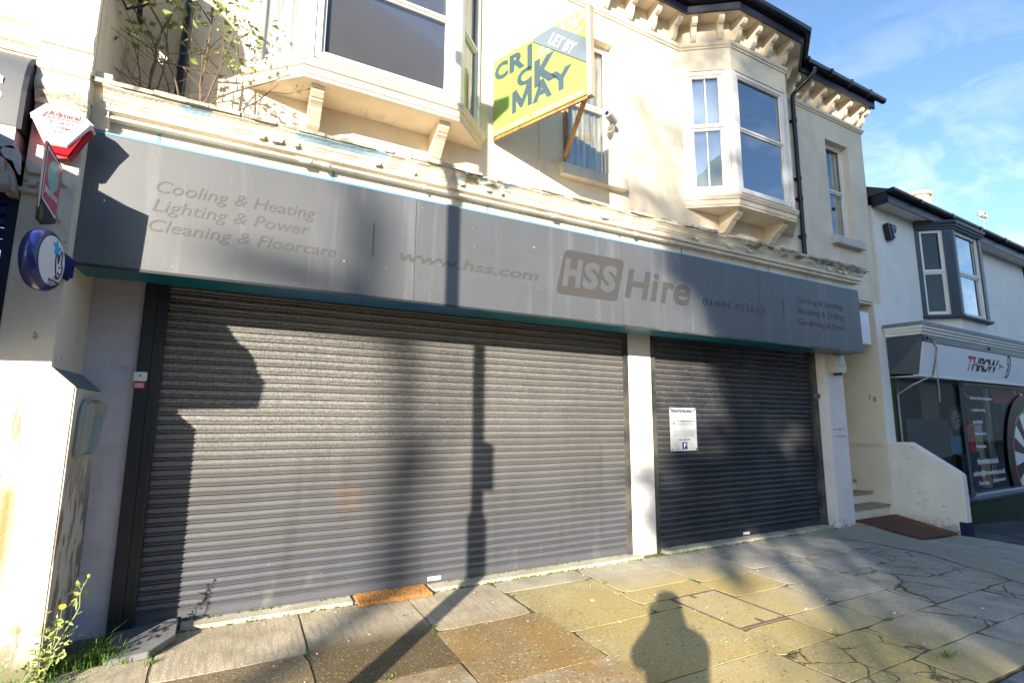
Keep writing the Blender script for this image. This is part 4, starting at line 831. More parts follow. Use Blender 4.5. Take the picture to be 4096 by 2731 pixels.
mb = MB(); mb.box(3.305, 3.355, -.045, -.002, 4.78, 5.75); obj('wall_batten', mb, 'wood', FB)

# ------------------------------------------------------------------ left neighbour
LN = empty('left_shop_building', (-1.5, -.4, 0), 'cream shop building at the left edge with a peeling projecting pilaster', 'building')
mb = MB(); mb.prism([(-1.36, -.70), (-.955, -.70), (-.955, .0), (-1.36, .0)], 'z', -.05, 1.775); obj('pilaster', mb, 'party', LN, bevel=.006)
mb = MB(); mb.box(-.9548, -.950, -.695, -.002, -.05, 1.77); obj('pilaster_side', mb, 'party_side', LN)
mb = MB(); mb.box(-1.36, -1.083, -.70, .0, 1.776, 3.73); obj('pilaster', mb, 'party', LN, bevel=.006)
# sloping shoulder where the wider base ends
mb = MB(); mb.prism([(-1.084, 1.90), (-.95, 1.775), (-1.084, 1.775)], 'y', -.702, -.0); obj('shoulder', mb, 'lead', LN)
mb = MB(); mb.prism([(-1.36, 1.76), (-.952, 1.776), (-1.084, 1.90), (-1.36, 1.90)], 'y', -.7035, -.7015); obj('shoulder_face', mb, 'party', LN)
mb = MB()
lv = [(3.735, .0), (3.74, .03), (3.77, .045), (3.80, .05), (3.83, .035), (3.88, .035), (3.885, .055), (3.925, .06), (3.94, .04), (4.02, .03), (4.07, .03), (4.08, .055), (4.12, .06), (4.16, .075), (4.20, .075), (4.21, .05), (4.9, .05)]
mb.prism([(-.70+.001, 3.735)]+[(-.70-o_*.8, z) for z, o_ in lv]+[(-.62, 4.9), (-.56, 4.78), (-.40, 4.70), (-.10, 4.69), (-.002, 4.74), (-.002, 3.735)], 'x', -1.37, -1.083)
obj('console_block', mb, 'party', LN, bevel=.004)
sp = MB(); sp.prism([(-.698, 3.74), (-.70, 4.9), (-.62, 4.9), (-.56, 4.78), (-.40, 4.70), (-.10, 4.69), (-.01, 4.74), (-.01, 3.74)], 'x', -1.0826, -1.079); obj('console_side', sp, 'party_side', LN)
# ragged dirty edge under the console block
mb = MB(); mb.prism([(-.71, 3.66), (-.74, 3.735), (-.66, 3.735), (-.66, 3.64)], 'x', -1.36, -1.084); obj('broken_edge', mb, 'ledge', LN)
# cornice and window of the neighbour
mb = MB(); mb.sweep([(-5, -.62), (-1.371, -.62)], [(-.2, 3.99), (.04, 4.0), (.05, 4.04), (.075, 4.06), (.08, 4.10), (.06, 4.11), (.06, 4.18), (.085, 4.20), (.10, 4.24), (.10, 4.28), (-.2, 4.30)]); obj('cornice', mb, 'cream_dirty', LN)
mb = MB(); mb.box(-5, -1.372, -.60, -.56, 3.9, 4.0); mb.box(-5, -1.371, -.66, -.5, 3.93, 3.99); obj('cornice_rot', mb, 'ledge', LN)
mb = MB(); mb.box(-5, -1.372, -.5, 0, 3.0, 4.9); mb.box(-5, -1.372, -.5, 0, 4.301, 4.42); obj('wall', mb, 'dark', LN)
mb = MB(); mb.box(-5, -1.372, -.58, -.50, 4.30, 4.45); mb.box(-1.50, -1.372, -.56, -.499, 4.45, 5.5); obj('window_surround', mb, 'white_frame', LN)
mb = MB(); mb.box(-5, -1.50, -.53, -.52, 4.45, 5.5); wv = obj('window', mb, 'curtain', LN)
# curved grey fascia with its letter
FS = empty('curved_fascia_sign', (-1.6, -.75, 3.3), 'curved steel grey fascia sign at the left edge, end of a white letter S', 'shop sign')
cv = [(-.56, 3.985), (-.66, 3.975), (-.72, 3.93), (-.765, 3.86), (-.79, 3.77), (-.80, 3.66), (-.80, 3.50), (-.795, 3.415), (-.56, 3.415)]
mb = MB(); mb.prism(cv, 'x', -5, -1.40); obj('curved_face', mb, 'grey_fascia', FS, smooth=True)
mb = MB(); mb.prism([(-.56, 3.99), (-.66, 3.98), (-.725, 3.935), (-.77, 3.865), (-.795, 3.77), (-.805, 3.66), (-.80, 3.40), (-.56, 3.40)], 'x', -1.3995, -1.372); obj('end_cap', mb, 'gutter', FS)
mb = MB(); mb.box(-5, -1.40, -.79, -.56, 3.285, 3.413); obj('lower_panel', mb, 'grey_metal', FS)
text('lettering', 'S', 'white', FS, (-1.615, -.801, 3.55), X, Zv, .13, .19, weight=.03)
# old awning gear beneath
AW = empty('awning_bracket', (-1.42, -.72, 3.1), 'old white scroll-shaped awning arm brackets under the curved grey fascia', 'awning bracket')
mb = MB(); mb.box(-5, -1.39, -.80, -.60, 3.262, 3.283); mb.box(-5, -1.37, -.70, -.62, 2.99, 3.06); pieces('rail', mb, 'awning', AW)
mb = MB(); sc_ = [(-1.455, 3.235), (-1.44, 3.27), (-1.41, 3.285), (-1.375, 3.27), (-1.355, 3.22), (-1.347, 3.15), (-1.345, 3.10), (-1.352, 3.098), (-1.37, 3.13), (-1.39, 3.18), (-1.43, 3.195)]
mb.prism(sc_, 'y', -.80, -.785); obj('scroll_plate', mb, 'awning', AW, bevel=.003)
mb = MB(); mb.prism([(-1.47, 3.20), (-1.435, 3.20), (-1.43, 3.12), (-1.40, 3.09), (-1.395, 3.02), (-1.44, 3.02), (-1.445, 3.10), (-1.47, 3.14)], 'y', -.79, -.72); mb.prism([(-1.43, 3.19), (-1.40, 3.14), (-1.375, 3.06), (-1.37, 3.00), (-1.39, 3.0), (-1.40, 3.07), (-1.43, 3.12)], 'y', -.76, -.71); obj('arm', mb, 'awning', AW, bevel=.004)
mb = MB(); mb.box(-1.355, -1.25, -.715, -.7045, 3.10, 3.20); mb.prism([(-1.35, 3.20), (-1.33, 3.23), (-1.26, 3.18), (-1.23, 3.20), (-1.25, 3.15), (-1.33, 3.15)], 'y', -.74, -.716); mb.box(-1.36, -1.235, -.735, -.7045, 3.02, 3.045)
mb.lathe([(.022, 0), (.022, -.03), (.010, -.032)], (-1.305, -.705, 3.085), 'y', 14); obj('pivot_plate', mb, 'awning', AW, bevel=.003)
mb = MB(); mb.tube([(-1.475, -.82, 3.16), (-1.48, -.82, 3.02), (-1.472, -.815, 2.90)], .006, 6); obj('pull_rod', mb, 'mint', AW)
# blue shutter surround
mb = MB(); mb.box(-1.43, -1.362, -.64, -.40, -.05, 2.985); o = obj('blue_door_frame', mb, 'navy_paint', at=(-1.4, -.6, 0)); tag(o, 'dark blue steel shutter post at the left edge under the round sign', 'door frame')
mb = MB(); mb.box(-5, -1.43, -.45, -.40, -.05, 2.62); obj('dark_opening', mb, 'dark', o)
mb = MB(); P_ = .075
for k in range(5): mb.prism([(-.62, 2.64+k*P_), (-.645, 2.655+k*P_), (-.645, 2.695+k*P_), (-.62, 2.712+k*P_)], 'x', -3, -1.431)
obj('shutter_slats', mb, 'navy', o); mb = MB(); mb.box(-5, -1.43, -.70, -.60, 2.985, 3.0); obj('head', mb, 'dark', o)
# red and white bell box
AD = empty('alarm_box', (-1.18, -.72, 3.3), 'white and red six-sided security bell box on the left pilaster', 'alarm box')
fc = [(-1.325, 3.525), (-1.265, 3.600), (-1.12, 3.600), (-1.035, 3.528), (-1.14, 3.352), (-1.255, 3.350)]
bk = [(-1.345, 3.53), (-1.275, 3.615), (-1.11, 3.615), (-1.02, 3.53), (-1.125, 3.275), (-1.245, 3.285)]
mb = MB(); mb.prism(bk, 'y', -.785, -.702); obj('base', mb, 'redp', AD, bevel=.012)
mb = MB(); mb.add([(x, -.800, z) for x, z in fc]+[(-1.348, -.785, 3.528), (-1.277, -.785, 3.618), (-1.108, -.785, 3.618), (-1.017, -.785, 3.53), (-1.14, -.787, 3.34), (-1.255, -.787, 3.338)], [tuple(range(6))]+[(i, (i+1) % 6, 6+(i+1) % 6, 6+i) for i in range(6)]); obj('cover', mb, 'white', AD)
mb = MB(); mb.prism([(-1.347, 3.505), (-1.277, 3.617), (-1.108, 3.617), (-1.018, 3.51), (-1.05, 3.49), (-1.32, 3.49)], 'y', -.7845, -.703); obj('hood', mb, 'white', AD, bevel=.004)
text('lettering', 'Admiral', 'red', AD, (-1.255, -.8015, 3.535), X, Zv, .165, .036, weight=.02)
mb = MB(); mb.box(-1.285, -1.085, -.802, -.8005, 3.520, 3.527); mb.prism([(-1.285, 3.52), (-1.275, 3.52), (-1.252, 3.56), (-1.262, 3.56)], 'y', -.802, -.8005); obj('underline', mb, 'red', AD)
for t_, w_, z in (('SECURITY', .135, 3.486), ('SYSTEMS', .125, 3.454), ('LTD', .05, 3.425)): text('lettering', t_, 'red', AD, (-1.185-w_/2, -.8015, z), X, Zv, w_, .017, weight=.01)
# payment sign: thin board at right angles to the wall
PZ = empty('projecting_sign', (-1.15, -.78, 2.75), 'pointed pink and teal projecting panel above the round blue sign', 'projecting sign')
po = [(-1.075, 2.745), (-1.065, 2.95), (-1.085, 3.25), (-.79, 3.205), (-.772, 3.17), (-.775, 2.83)]
po = [(-1.075, 2.80), (-1.09, 3.235), (-.785, 3.205), (-.77, 3.19), (-.765, 2.82), (-.98, 2.742), (-1.0, 2.745), (-1.072, 2.75)]
mb = MB(); mb.prism(po, 'x', -1.162, -1.15); obj('backing', mb, 'gutter', PZ)
pin = [(-1.06, 2.91), (-1.07, 3.20), (-.80, 3.185), (-.79, 2.865), (-1.04, 2.885)]
mb = MB(); mb.prism([(-1.066, 2.90), (-1.076, 3.215), (-.80, 3.19), (-.786, 3.175), (-.782, 2.85), (-.80, 2.845), (-1.05, 2.885)], 'x', -1.1495, -1.1485); obj('white_border', mb, 'face', PZ)
mb = MB(); mb.prism([(-1.057, 2.907), (-1.066, 3.198), (-.802, 3.178), (-.793, 3.168), (-.790, 2.86), (-1.045, 2.895)], 'x', -1.1484, -1.1476); obj('pink_face', mb, 'magenta', PZ)
mb = MB(); mb.prism([(-.925+.098*math.cos(a), 3.075+.098*math.sin(a)) for a in [2*math.pi*i/28 for i in range(28)]], 'x', -1.1475, -1.1468); obj('round_emblem', mb, 'mint', PZ)
text('lettering', 'payzone', 'face', PZ, (-1.147, -1.045, 2.925), (0, 1, 0), Zv, .235, .05, weight=.03)
mb = MB(); mb.box(-1.17, -1.14, -.78, -.702, 2.86, 2.88); mb.box(-1.17, -1.14, -.78, -.702, 3.1, 3.12); pieces('bracket', mb, 'grey_metal', PZ)
mb = MB(); mb.prism([(-1.06, 2.76), (-1.0, 2.76), (-1.0, 2.83), (-1.06, 2.86)], 'x', -1.1495, -1.1485); obj('gold_patch', mb, 'brass', PZ)
# round blue sign at right angles to the wall
LT = empty('round_sign', (-1.09, -1.1, 2.48), 'round blue-rimmed white lottery sign projecting from the left pilaster', 'projecting sign')
cy, cz, rr = -1.10, 2.495, .172
mb = MB(); mb.lathe([(rr*.85, -.045), (rr*.98, -.040), (rr*1.05, -.022), (rr*1.07, 0), (rr*1.05, .020), (rr*.98, .036), (rr*.86, .042)], (-1.09, cy, cz), 'x', 48); obj('rim', mb, 'navy', LT, smooth=True)
mb = MB(); mb.lathe([(rr*.86, 0), (rr*.85, .0035)], (-1.0485, cy, cz), 'x', 48); obj('face', mb, 'face', LT)
xf = -1.0445
mb = MB(); star = [(-.02, .12), (.0, .065), (.06, .055), (.02, .02), (.05, -.03), (-.01, -.015), (-.05, .0), (-.035, .04), (-.09, .07), (-.035, .075)]
mb.prism([(cy+.04+a*.75, cz+.055+b_*.75) for a, b_ in star], 'x', xf, xf+.001); obj('star', mb, 'cyan', LT)
mb = MB()
def stroke(pts, r_=.0035): mb.tube([(xf+.0012, cy+a, cz+b_) for a, b_ in pts], r_, 5)
stroke([(.03, .02), (.032, .045), (.05, .05), (.058, .025), (.062, .0), (.075, .055), (.09, .085), (.102, .075), (.10, .03), (.105, .0), (.12, -.01), (.115, -.05), (.09, -.085), (.06, -.08), (.045, -.05), (.03, .02)]); stroke([(.075, -.02), (.10, -.015)]); stroke([(.07, -.05), (.085, -.062), (.10, -.055)])
obj('hand_outline', mb, 'black', LT)
for t_, w_, z, y_ in (('THE', .05, cz-.098, cy+.035), ('NATIONAL', .135, cz-.125, cy-.02), ('LOTTERY', .115, cz-.150, cy-.025)): text('lettering', t_, 'black', LT, (xf-.0005, y_, z), (0, 1, 0), Zv, w_, .02, weight=.03)
mb = MB(); mb.box(-1.14, -1.088, -.985, -.702, 2.46, 2.62); pieces('bracket', mb, 'navy', LT, bevel=.02)
LT.rotation_euler = (0, 0, R(-8))
# intercom hood on the pilaster's side
IC = empty('entry_phone', (-.93, -.4, 1.33), 'grey-beige hooded entry phone on the side of the left pilaster', 'entry phone')
mb = MB(); mb.prism([(-.62, 1.335), (-.60, 1.60), (-.56, 1.68), (-.48, 1.705), (-.38, 1.69), (-.31, 1.62), (-.36, 1.50), (-.42, 1.35), (-.52, 1.325)], 'x', -.949, -.905); obj('body', mb, 'plastic', IC, bevel=.015)
mb = MB(); mb.prism([(-.40, 1.70), (-.30, 1.69), (-.20, 1.66), (-.16, 1.615), (-.22, 1.61), (-.27, 1.52), (-.33, 1.40), (-.40, 1.33), (-.45, 1.33), (-.40, 1.45), (-.33, 1.6)], 'x', -.949, -.862); obj('hood', mb, 'plastic', IC, bevel=.012)
# ------------------------------------------------------------------ pale house and dart shop on the right (own frame NB)
RB = empty('pale_shop_building', NB @ Vector((3, 0, 0)), 'pale grey two-storey building with a slate-blue bay window and shopfront at the right', 'building')
T = NB
mb = MB(); wall_with_holes(mb, .001, 16, 3.0, 5.62, 0, .25, [(1.75, 4.0, 3.75, 5.4)]); obj('wall', mb, 'neigh', RB, T=T)
mb = MB(); mb.box(.01, 16, .26, 6, -.5, 5.6); obj('wall_core', mb, 'dark', RB, T=T)
mb = MB(); mb.box(-.02, 16, -.27, .2, 5.60, 5.615); obj('eaves_soffit', mb, 'neigh', RB, T=T)
mb = MB(); mb.box(-.03, 16, -.285, -.262, 5.565, 5.74); mb.box(-.03, .0, -.262, .0, 5.565, 5.78); obj('fascia', mb, 'gutter', RB, T=T)
mb = MB(); gq = [(.005+.055+.058*math.cos(a), 5.80+.062*math.sin(a)) for a in [R(t) for t in range(180, 361, 20)]]; mb.sweep([(-.05, -.285), (16, -.285)], gq+[(.115, 5.815), (.005, 5.815)]); 
for x in (1.0, 2.4, 3.8, 5.2, 6.6): mb.box(x, x+.05, -.41, -.29, 5.72, 5.82)
obj('gutter', mb, 'gutter', RB, T=T)
mb = MB(); mb.add([(-.05, -.30, 5.82), (16, -.30, 5.82), (16, 4, 8.0), (-.05, 4, 8.0), (-.05, -.30, 5.78), (16, -.30, 5.78), (16, 4, 5.78), (-.05, 4, 5.78)], [(0, 1, 2, 3), (4, 7, 6, 5), (0, 4, 5, 1), (1, 5, 6, 2), (2, 6, 7, 3), (3, 7, 4, 0)]); obj('roof', mb, 'roof', RB, T=T)
mb = MB(); mb.lathe([(.34, 8.0), (.30, 8.9), (.36, 8.92), (.36, 9.02), (.30, 9.04)], (19.4, 3.0, 0), 'z', 20); mb.box(18.6, 20.4, 2.6, 3.6, 6, 8.0); obj('chimney_pot', mb, 'terracotta', RB, smooth=True)
AN = empty('roof_aerial', (24.2, 3, 8.0), 'white panel television aerial on a thin mast above the far roof', 'aerial')
mb = MB(); mb.tube([(24.3, 3, 6.0), (24.15, 3, 9.1)], .028, 6); mb.tube([(24.0, 3, 9.05), (24.4, 3, 8.95)], .02, 5); obj('mast', mb, 'grey_metal', AN)
mb = MB(); mb.box(23.85, 24.4, 2.93, 3.05, 9.14, 9.36); obj('panel', mb, 'grey_metal', AN, bevel=.03); mb = MB(); mb.box(24.1, 24.16, 2.9, 2.92, 9.24, 9.3); obj('plug', mb, 'gutter', AN)
# slate-blue canted bay
P3 = [(1.60, 0), (2.14, -.45), (3.50, -.45), (4.05, 0)]
mb = MB(); mb.sweep(P3, [(-.3, 3.60), (.03, 3.60), (.05, 3.62), (.05, 3.655), (-.02, 3.68), (-.3, 3.68)]); by = obj('bay_window', mb, 'slate_paint', RB, T=T)
mb = MB(); mb.sweep(P3, [(-.3, 5.42), (.0, 5.42), (.02, 5.44), (.02, 5.46), (.05, 5.48), (.05, 5.50), (.075, 5.53), (.085, 5.56), (.085, 5.585), (-.3, 5.60)]); obj('bay_cornice', mb, 'slate_paint', by, T=T)
mb = MB(); mb.sweep([(1.72, 0), (2.2, -.40), (3.44, -.40), (3.93, 0)], [(-.3, 3.30), (-.02, 3.30), (.0, 3.60), (-.3, 3.60)]); obj('bay_apron', mb, 'neigh', by, T=T)
mb = MB()
for p, q, a, c in ((P3[0], P3[1], 0, .09), (P3[0], P3[1], -.18, 0), (P3[1], P3[2], 0, .10), (P3[1], P3[2], -.13, 0), (P3[2], P3[3], 0, .1), (P3[2], P3[3], -.08, 0)):
    f, ln = seg(p, q); u0, u1 = (a, c) if c else (ln+a, ln)
    mb.box(u0, u1, -.09, -.001, 3.68, 5.42, f)
f, ln = seg(P3[0], P3[1])
for i in range(4): mb.box(ln-.15+i*.034, ln-.135+i*.034, -.002, .006, 3.74, 5.36, f)
pieces('bay_post', mb, 'slate_paint', by, T=T)
window(by, f, .09, ln-.18, 3.68, 5.42, -.03, .012, 'glass', rail=4.55, back='dark', bd=.16, T=T, sash=.05)
f, ln = seg(P3[1], P3[2]); window(by, f, .10, ln-.13, 3.68, 5.42, -.03, .012, 'glass_sky', rail=4.55, back='halfcurtain', bd=.10, T=T, sash=.05)
# hanging ornament in the front window
mb = MB(); cxx = 1.05
for i, (dz, rr_) in enumerate(((4.90, .055), (4.79, .045), (4.69, .055))):
    mb.tube([f(cxx+rr_*math.cos(t*math.pi/6), -.085, dz+rr_*1.1*math.sin(t*math.pi/6)) for t in range(13)], .007, 5)
obj('window_ornament', mb, 'lampm', by, T=T)
f, ln = seg(P3[2], P3[3]); window(by, f, .1, ln-.08, 3.68, 5.42, -.03, .012, 'glass', rail=4.55, back='dark', bd=.1, T=T, sash=.05)
# next bay just entering the frame
P5 = [(7.62, 0), (8.15, -.45), (9.5, -.45), (10.05, 0)]
mb = MB(); mb.sweep(P5, [(-.3, 3.60), (.05, 3.60), (.05, 3.68), (-.3, 3.68)]); mb.sweep(P5, [(-.3, 5.42), (.0, 5.42), (.085, 5.56), (.085, 5.585), (-.3, 5.60)]); by2 = obj('bay_window', mb, 'slate_paint', RB, T=T)
mb = MB(); f, ln = seg(P5[0], P5[1]); mb.box(0, .09, -.09, -.001, 3.68, 5.42, f); mb.box(ln-.18, ln, -.09, -.001, 3.68, 5.42, f); pieces('bay_post', mb, 'slate_paint', by2, T=T)
window(by2, f, .09, ln-.18, 3.68, 5.42, -.03, .012, 'glass', rail=4.55, back='dark', bd=.16, T=T, sash=.05)
f, ln = seg(P5[1], P5[2]); window(by2, f, .1, ln-.1, 3.68, 5.42, -.03, .04, 'glass_sky', rail=4.55, back='white_blind', bd=.1, T=T, sash=.05)
# black and blue bell box high on the wall
A2 = empty('alarm_box', NB @ Vector((.47, -.05, 5.1)), 'black and blue bell box high on the pale wall under the eaves', 'alarm box')
mb = MB(); mb.prism([(.30, 5.27), (.33, 5.31), (.58, 5.31), (.62, 5.27), (.52, 5.0), (.44, 4.98), (.37, 5.0)], 'y', -.10, -.001); obj('base', mb, 'gutter', A2, T=T, bevel=.012)
mb = MB(); mb.prism([(.39, 5.29), (.595, 5.29), (.615, 5.25), (.525, 5.03), (.45, 5.02)], 'y', -.112, -.101); obj('cover', mb, 'navy_paint', A2, T=T, bevel=.004)
text('lettering', 'SECURITY', 'face', A2, (.42, -.1135, 5.225), X, Zv, .16, .022, T=T); mb = MB(); mb.lathe([(.03, 0), (.03, -.002)], (.515, -.112, 5.10), 'y', 16); obj('emblem', mb, 'face', A2, T=T)
# shop front: leaded cornice, splayed end, sloping white fascia with lettering
SP = [(.62, 0), (.17, -.60), (16, -.60)]
mb = MB(); mb.sweep([(.0, -.006), (.05, -.50), (16, -.50)], [(-.3, 3.33), (.10, 3.30), (.105, 3.235), (-.35, 3.235)]); obj('shop_cornice_lead', mb, 'lead', RB, T=T)
mb = MB(); mb.sweep([(.0, -.006), (.05, -.50), (16, -.50)], [(-.3, 3.234), (.09, 3.234), (.085, 3.19), (.06, 3.18), (.055, 3.14), (.03, 3.125), (.025, 3.09), (.0, 3.075), (-.35, 3.075)]); obj('shop_cornice', mb, 'neigh', RB, T=T)
mb = MB(); mb.prism([(-.51, 2.955), (-.535, 2.965), (-.535, 3.07), (-.3, 3.07), (-.3, 2.955)], 'x', .12, 16); obj('blind_box', mb, 'slate_paint', RB, T=T)
hk = MB()
for x0 in (.22, 2.9): hk.box(x0, x0+.03, -.56, -.535, 3.0, 3.05); hk.box(x0, x0+.30 if x0 < 1 else x0+.22, -.545, -.535, 3.01, 3.025)
pieces('blind_hook', hk, 'gutter', RB, T=T)
mb = MB(); mb.add([(.11, -.52, 2.955), (.16, -.40, 2.385), (16, -.40, 2.385), (16, -.52, 2.955), (.11, -.3, 2.955), (.16, -.3, 2.385), (16, -.3, 2.385), (16, -.3, 2.955)], [(0, 1, 2, 3), (4, 7, 6, 5), (0, 4, 5, 1), (1, 5, 6, 2), (2, 6, 7, 3), (3, 7, 4, 0)])
FS2 = empty('dart_shop_sign', NB @ Vector((3, -.5, 2.4)), 'sloping white shop fascia with the word THROW and a dartboard', 'shop sign')
obj('face_panel', mb, 'white_sign', FS2, T=T)
uz_ = Vector((0, -.12, .57)).normalized(); 
def sy(z): return -.40-.12*(z-2.385)/.57
def sgt(body, s0, z, w_, h, m, **k): return text('lettering', body, m, FS2, (s0, sy(z)-.001, z), X, uz_, w_, h, T=T, **k)
sgt('T', 1.99, 2.565, .33, .275, 'red', shear=.22, weight=.03)
for i, (ch, s0) in enumerate((('H', 2.22), ('R', 2.50), ('O', 2.75), ('W', 3.0))): sgt(ch, s0, 2.562, (.34, .30, .28, .50)[i], .275, 'black', shear=.22, weight=.028)
mb = MB(); zz = 2.70; mb.box(1.9, 3.5, sy(zz)-.0045, sy(zz)-.003, zz-.008, zz+.008); obj('white_split_line', mb, 'white_sign', FS2, T=T)
mb = MB(); cs, czz = 3.97, 2.72
def sP(a, b_, lift=.0): return Vector((a, sy(b_)-.002-lift, b_))
def fan(c0_, r0_, r1_, a0, a1, n=10, lift=0):
    m_ = MB(); vs = []
    for i in range(n+1):
        a = R(a0+(a1-a0)*i/n); vs += [sP(c0_[0]+r0_*math.cos(a)*.8, c0_[1]+r0_*math.sin(a), lift), sP(c0_[0]+r1_*math.cos(a)*.8, c0_[1]+r1_*math.sin(a), lift)]
    return m_.add(vs, [(2*i, 2*i+1, 2*i+3, 2*i+2) for i in range(n)])
obj('dartboard_emblem', fan((cs-.0, czz), .045, .235, -112, 112), 'black', FS2, T=T)
mm = MB()
for k in range(-4, 5):
    q = fan((cs, czz), .09, .19, k*24-8, k*24+7, 3, .0015); n0 = len(mm.v); mm.v += q.v; mm.f += [tuple(i+n0 for i in f_) for f_ in q.f]
pieces('emblem_wedges', mm, 'white_sign', FS2, T=T)
mb = MB(); mb.add([sP(3.52, 2.79, .002), sP(3.62, 2.735, .002), sP(3.78, 2.728, .002), sP(3.80, 2.72, .002), sP(3.78, 2.712, .002), sP(3.62, 2.70, .002), sP(3.50, 2.64, .002), sP(3.56, 2.715, .002)], [tuple(range(8))]); obj('dart_emblem', mb, 'red', FS2, T=T)
mb = MB(); mb.add([(.0, -.006, 2.42), (.12, -.40, 2.40), (.09, -.53, 3.06), (.0, -.006, 3.06), (.10, -.006, 2.42), (.18, -.38, 2.40), (.15, -.50, 3.06), (.10, -.006, 3.06)], [(0, 1, 2, 3), (4, 7, 6, 5), (0, 4, 5, 1), (1, 5, 6, 2), (2, 6, 7, 3), (3, 7, 4, 0)]); obj('sign_return', mb, 'slate_paint', RB, T=T)
f, ln = seg((.38, -.02), (.06, -.50)); mb = MB(); mb.box(.05, ln-.05, .001, .008, 2.50, 2.51, f) if False else mb.box(.06, .42, .012, .020, 2.93, 2.945, lambda u, v, z: seg((.0, -.006), (.09, -.53))[0](u, -v, z)); obj('return_moulding', mb, 'gutter', RB, T=T)
mb = MB(); mb.box(.15, 16, -.42, .2, 2.36, 2.384); obj('head_soffit', mb, 'neigh', RB, T=T)
# window: canted left light, slim turned post, main light
sill = [(.14, -.02), (1.95, -.32), (16, -.32)]
mb = MB(); mb.sweep(sill, [(-.2, .10), (.07, .10), (.085, .12), (.085, .16), (.02, .20), (.0, .235), (-.2, .24)]); obj('shop_sill', mb, 'slate_paint', RB, T=T)
mb = MB(); mb.sweep([(.02, .0), (.14, -.02), (1.95, -.30), (16, -.30)], [(-.15, -.8), (.03, -.8), (.03, .10), (-.15, .10)]); mb.box(.025, .125, -.02, .1, -.5, 2.36); obj('tiled_base', mb, 'tile', RB, T=T)
mb = MB(); mb.sweep(sill, [(-.05, 2.30), (.0, 2.30), (.0, 2.36), (-.05, 2.36)]); mb.box(.126, .17, -.05, .02, .22, 2.36); obj('shop_window_frame', mb, 'slate_paint', RB, T=T)
mb = MB(); mb.lathe([(.05, .22), (.05, .27), (.035, .29), (.028, .34), (.028, 2.2), (.035, 2.25), (.055, 2.29), (.055, 2.36)], (1.95, -.325, 0), 'z', 12); obj('turned_post', mb, 'slate_paint', RB, T=T, smooth=True)
f1, l1 = seg((.14, -.02), (1.95, -.32)); f2, l2 = seg((1.95, -.32), (16, -.32))
mb = MB(); mb.box(.03, l1-.03, -.032, -.027, .235, 2.31, f1); sw = obj('shop_window', mb, 'glass', RB, T=T)
mb = MB(); mb.box(.03, l2, -.032, -.027, .235, 2.31, f2); sw2 = obj('shop_window', mb, 'glass', RB, T=T)
mb = MB(); mb.box(.2, 16, .20, .25, -.4, 2.5); obj('shop_back', mb, 'dark', RB, T=T)
# things in the window
mb = MB(); mb.box(.35, 1.55, -.02, -.01, .24, 1.62, f1 and (lambda u, v, z: f1(u, v-.09, z))); tag(obj('grey_screen', mb, 'blind', T=T, at=NB @ Vector((.9, .0, .3))), 'dark grey screen standing behind the left light of the dart shop window', 'screen')
mb = MB(); mb.box(1.35, 2.05, .08, .10, .9, 2.3); mb.box(2.05, 2.6, .10, .12, .25, 1.5); tag(obj('display_board', mb, 'mdf', T=T, at=NB @ Vector((1.7, .1, .3))), 'brown display panel inside the dart shop window behind the post', 'board')
DBd = empty('dartboard', NB @ Vector((2.3, -.05, 1.6)), 'round dartboard hanging inside the shop window beside the slim post', 'dartboard')
mb = MB(); mb.lathe([(.27, 0), (.27, .03)], (2.25, -.10, 1.62), 'y', 32); obj('surround', mb, 'black', DBd, T=T)
mb = MB()
mw = MB()
for k in range(20):
    a0, a1 = 2*math.pi*k/20, 2*math.pi*(k+1)/20; q = mw if k % 2 else mb
    q.add([(2.25+.02*math.cos(a0), -.1015, 1.62+.02*math.sin(a0)), (2.25+.19*math.cos(a0), -.1015, 1.62+.19*math.sin(a0)), (2.25+.19*math.cos(a1), -.1015, 1.62+.19*math.sin(a1)), (2.25+.02*math.cos(a1), -.1015, 1.62+.02*math.sin(a1))], [(0, 1, 2, 3)])
obj('dark_wedges', mb, 'stem', DBd, T=T); obj('pale_wedges', mw, 'curtain', DBd, T=T)
mb = MB(); mb.box(2.12, 2.62, -.02, -.01, .95, 1.30); tag(obj('blue_poster', mb, 'cyan', T=T, at=NB @ Vector((2.3, 0, 1))), 'teal blue poster under the dartboard in the shop window', 'poster')
mb = MB(); mb.box(2.95, 3.55, -.06, -.03, .25, 1.30); mb.box(3.35, 3.62, -.10, -.04, .25, .8); tag(obj('cardboard_box', mb, 'card_lit', T=T, at=NB @ Vector((3.3, 0, .3))), 'tall brown cardboard carton inside the shop window', 'box')
mb = MB(); mb.prism([(2.75, 1.5), (3.1, 1.5), (3.05, .85), (2.85, .85)], 'y', -.09, -.065); tag(obj('red_banner', mb, 'red_lit', T=T, at=NB @ Vector((2.9, 0, 1))), 'red pennant hanging beside the carton in the shop window', 'banner')
mb = MB(); mb.box(3.12, 3.7, -.02, .0, 1.3, 1.52); tag(obj('grey_carton', mb, 'white_sign', T=T, at=NB @ Vector((3.4, 0, 1.3))), 'pale grey carton behind the brown carton in the shop window', 'box')
mb = MB(); mb.box(2.25, 3.1, -.12, -.10, .24, .98); tag(obj('black_display_box', mb, 'black', T=T, at=NB @ Vector((2.7, 0, .3))), 'black printed display box low in the shop window under the web address', 'box')
mb = MB(); mb.box(4.10, 4.32, .0, .03, .3, 2.31); tag(obj('white_curtain_strip', mb, 'curtain', T=T, at=NB @ Vector((4.2, 0, 1))), 'narrow white hanging strip inside the shop window', 'blind')
mb = MB(); mb.box(4.5, 7, -.03, .0, 1.98, 2.32); tag(obj('red_board', mb, 'red_lit', T=T, at=NB @ Vector((5.2, 0, 2))), 'dark red panel at the top right of the shop window', 'panel')
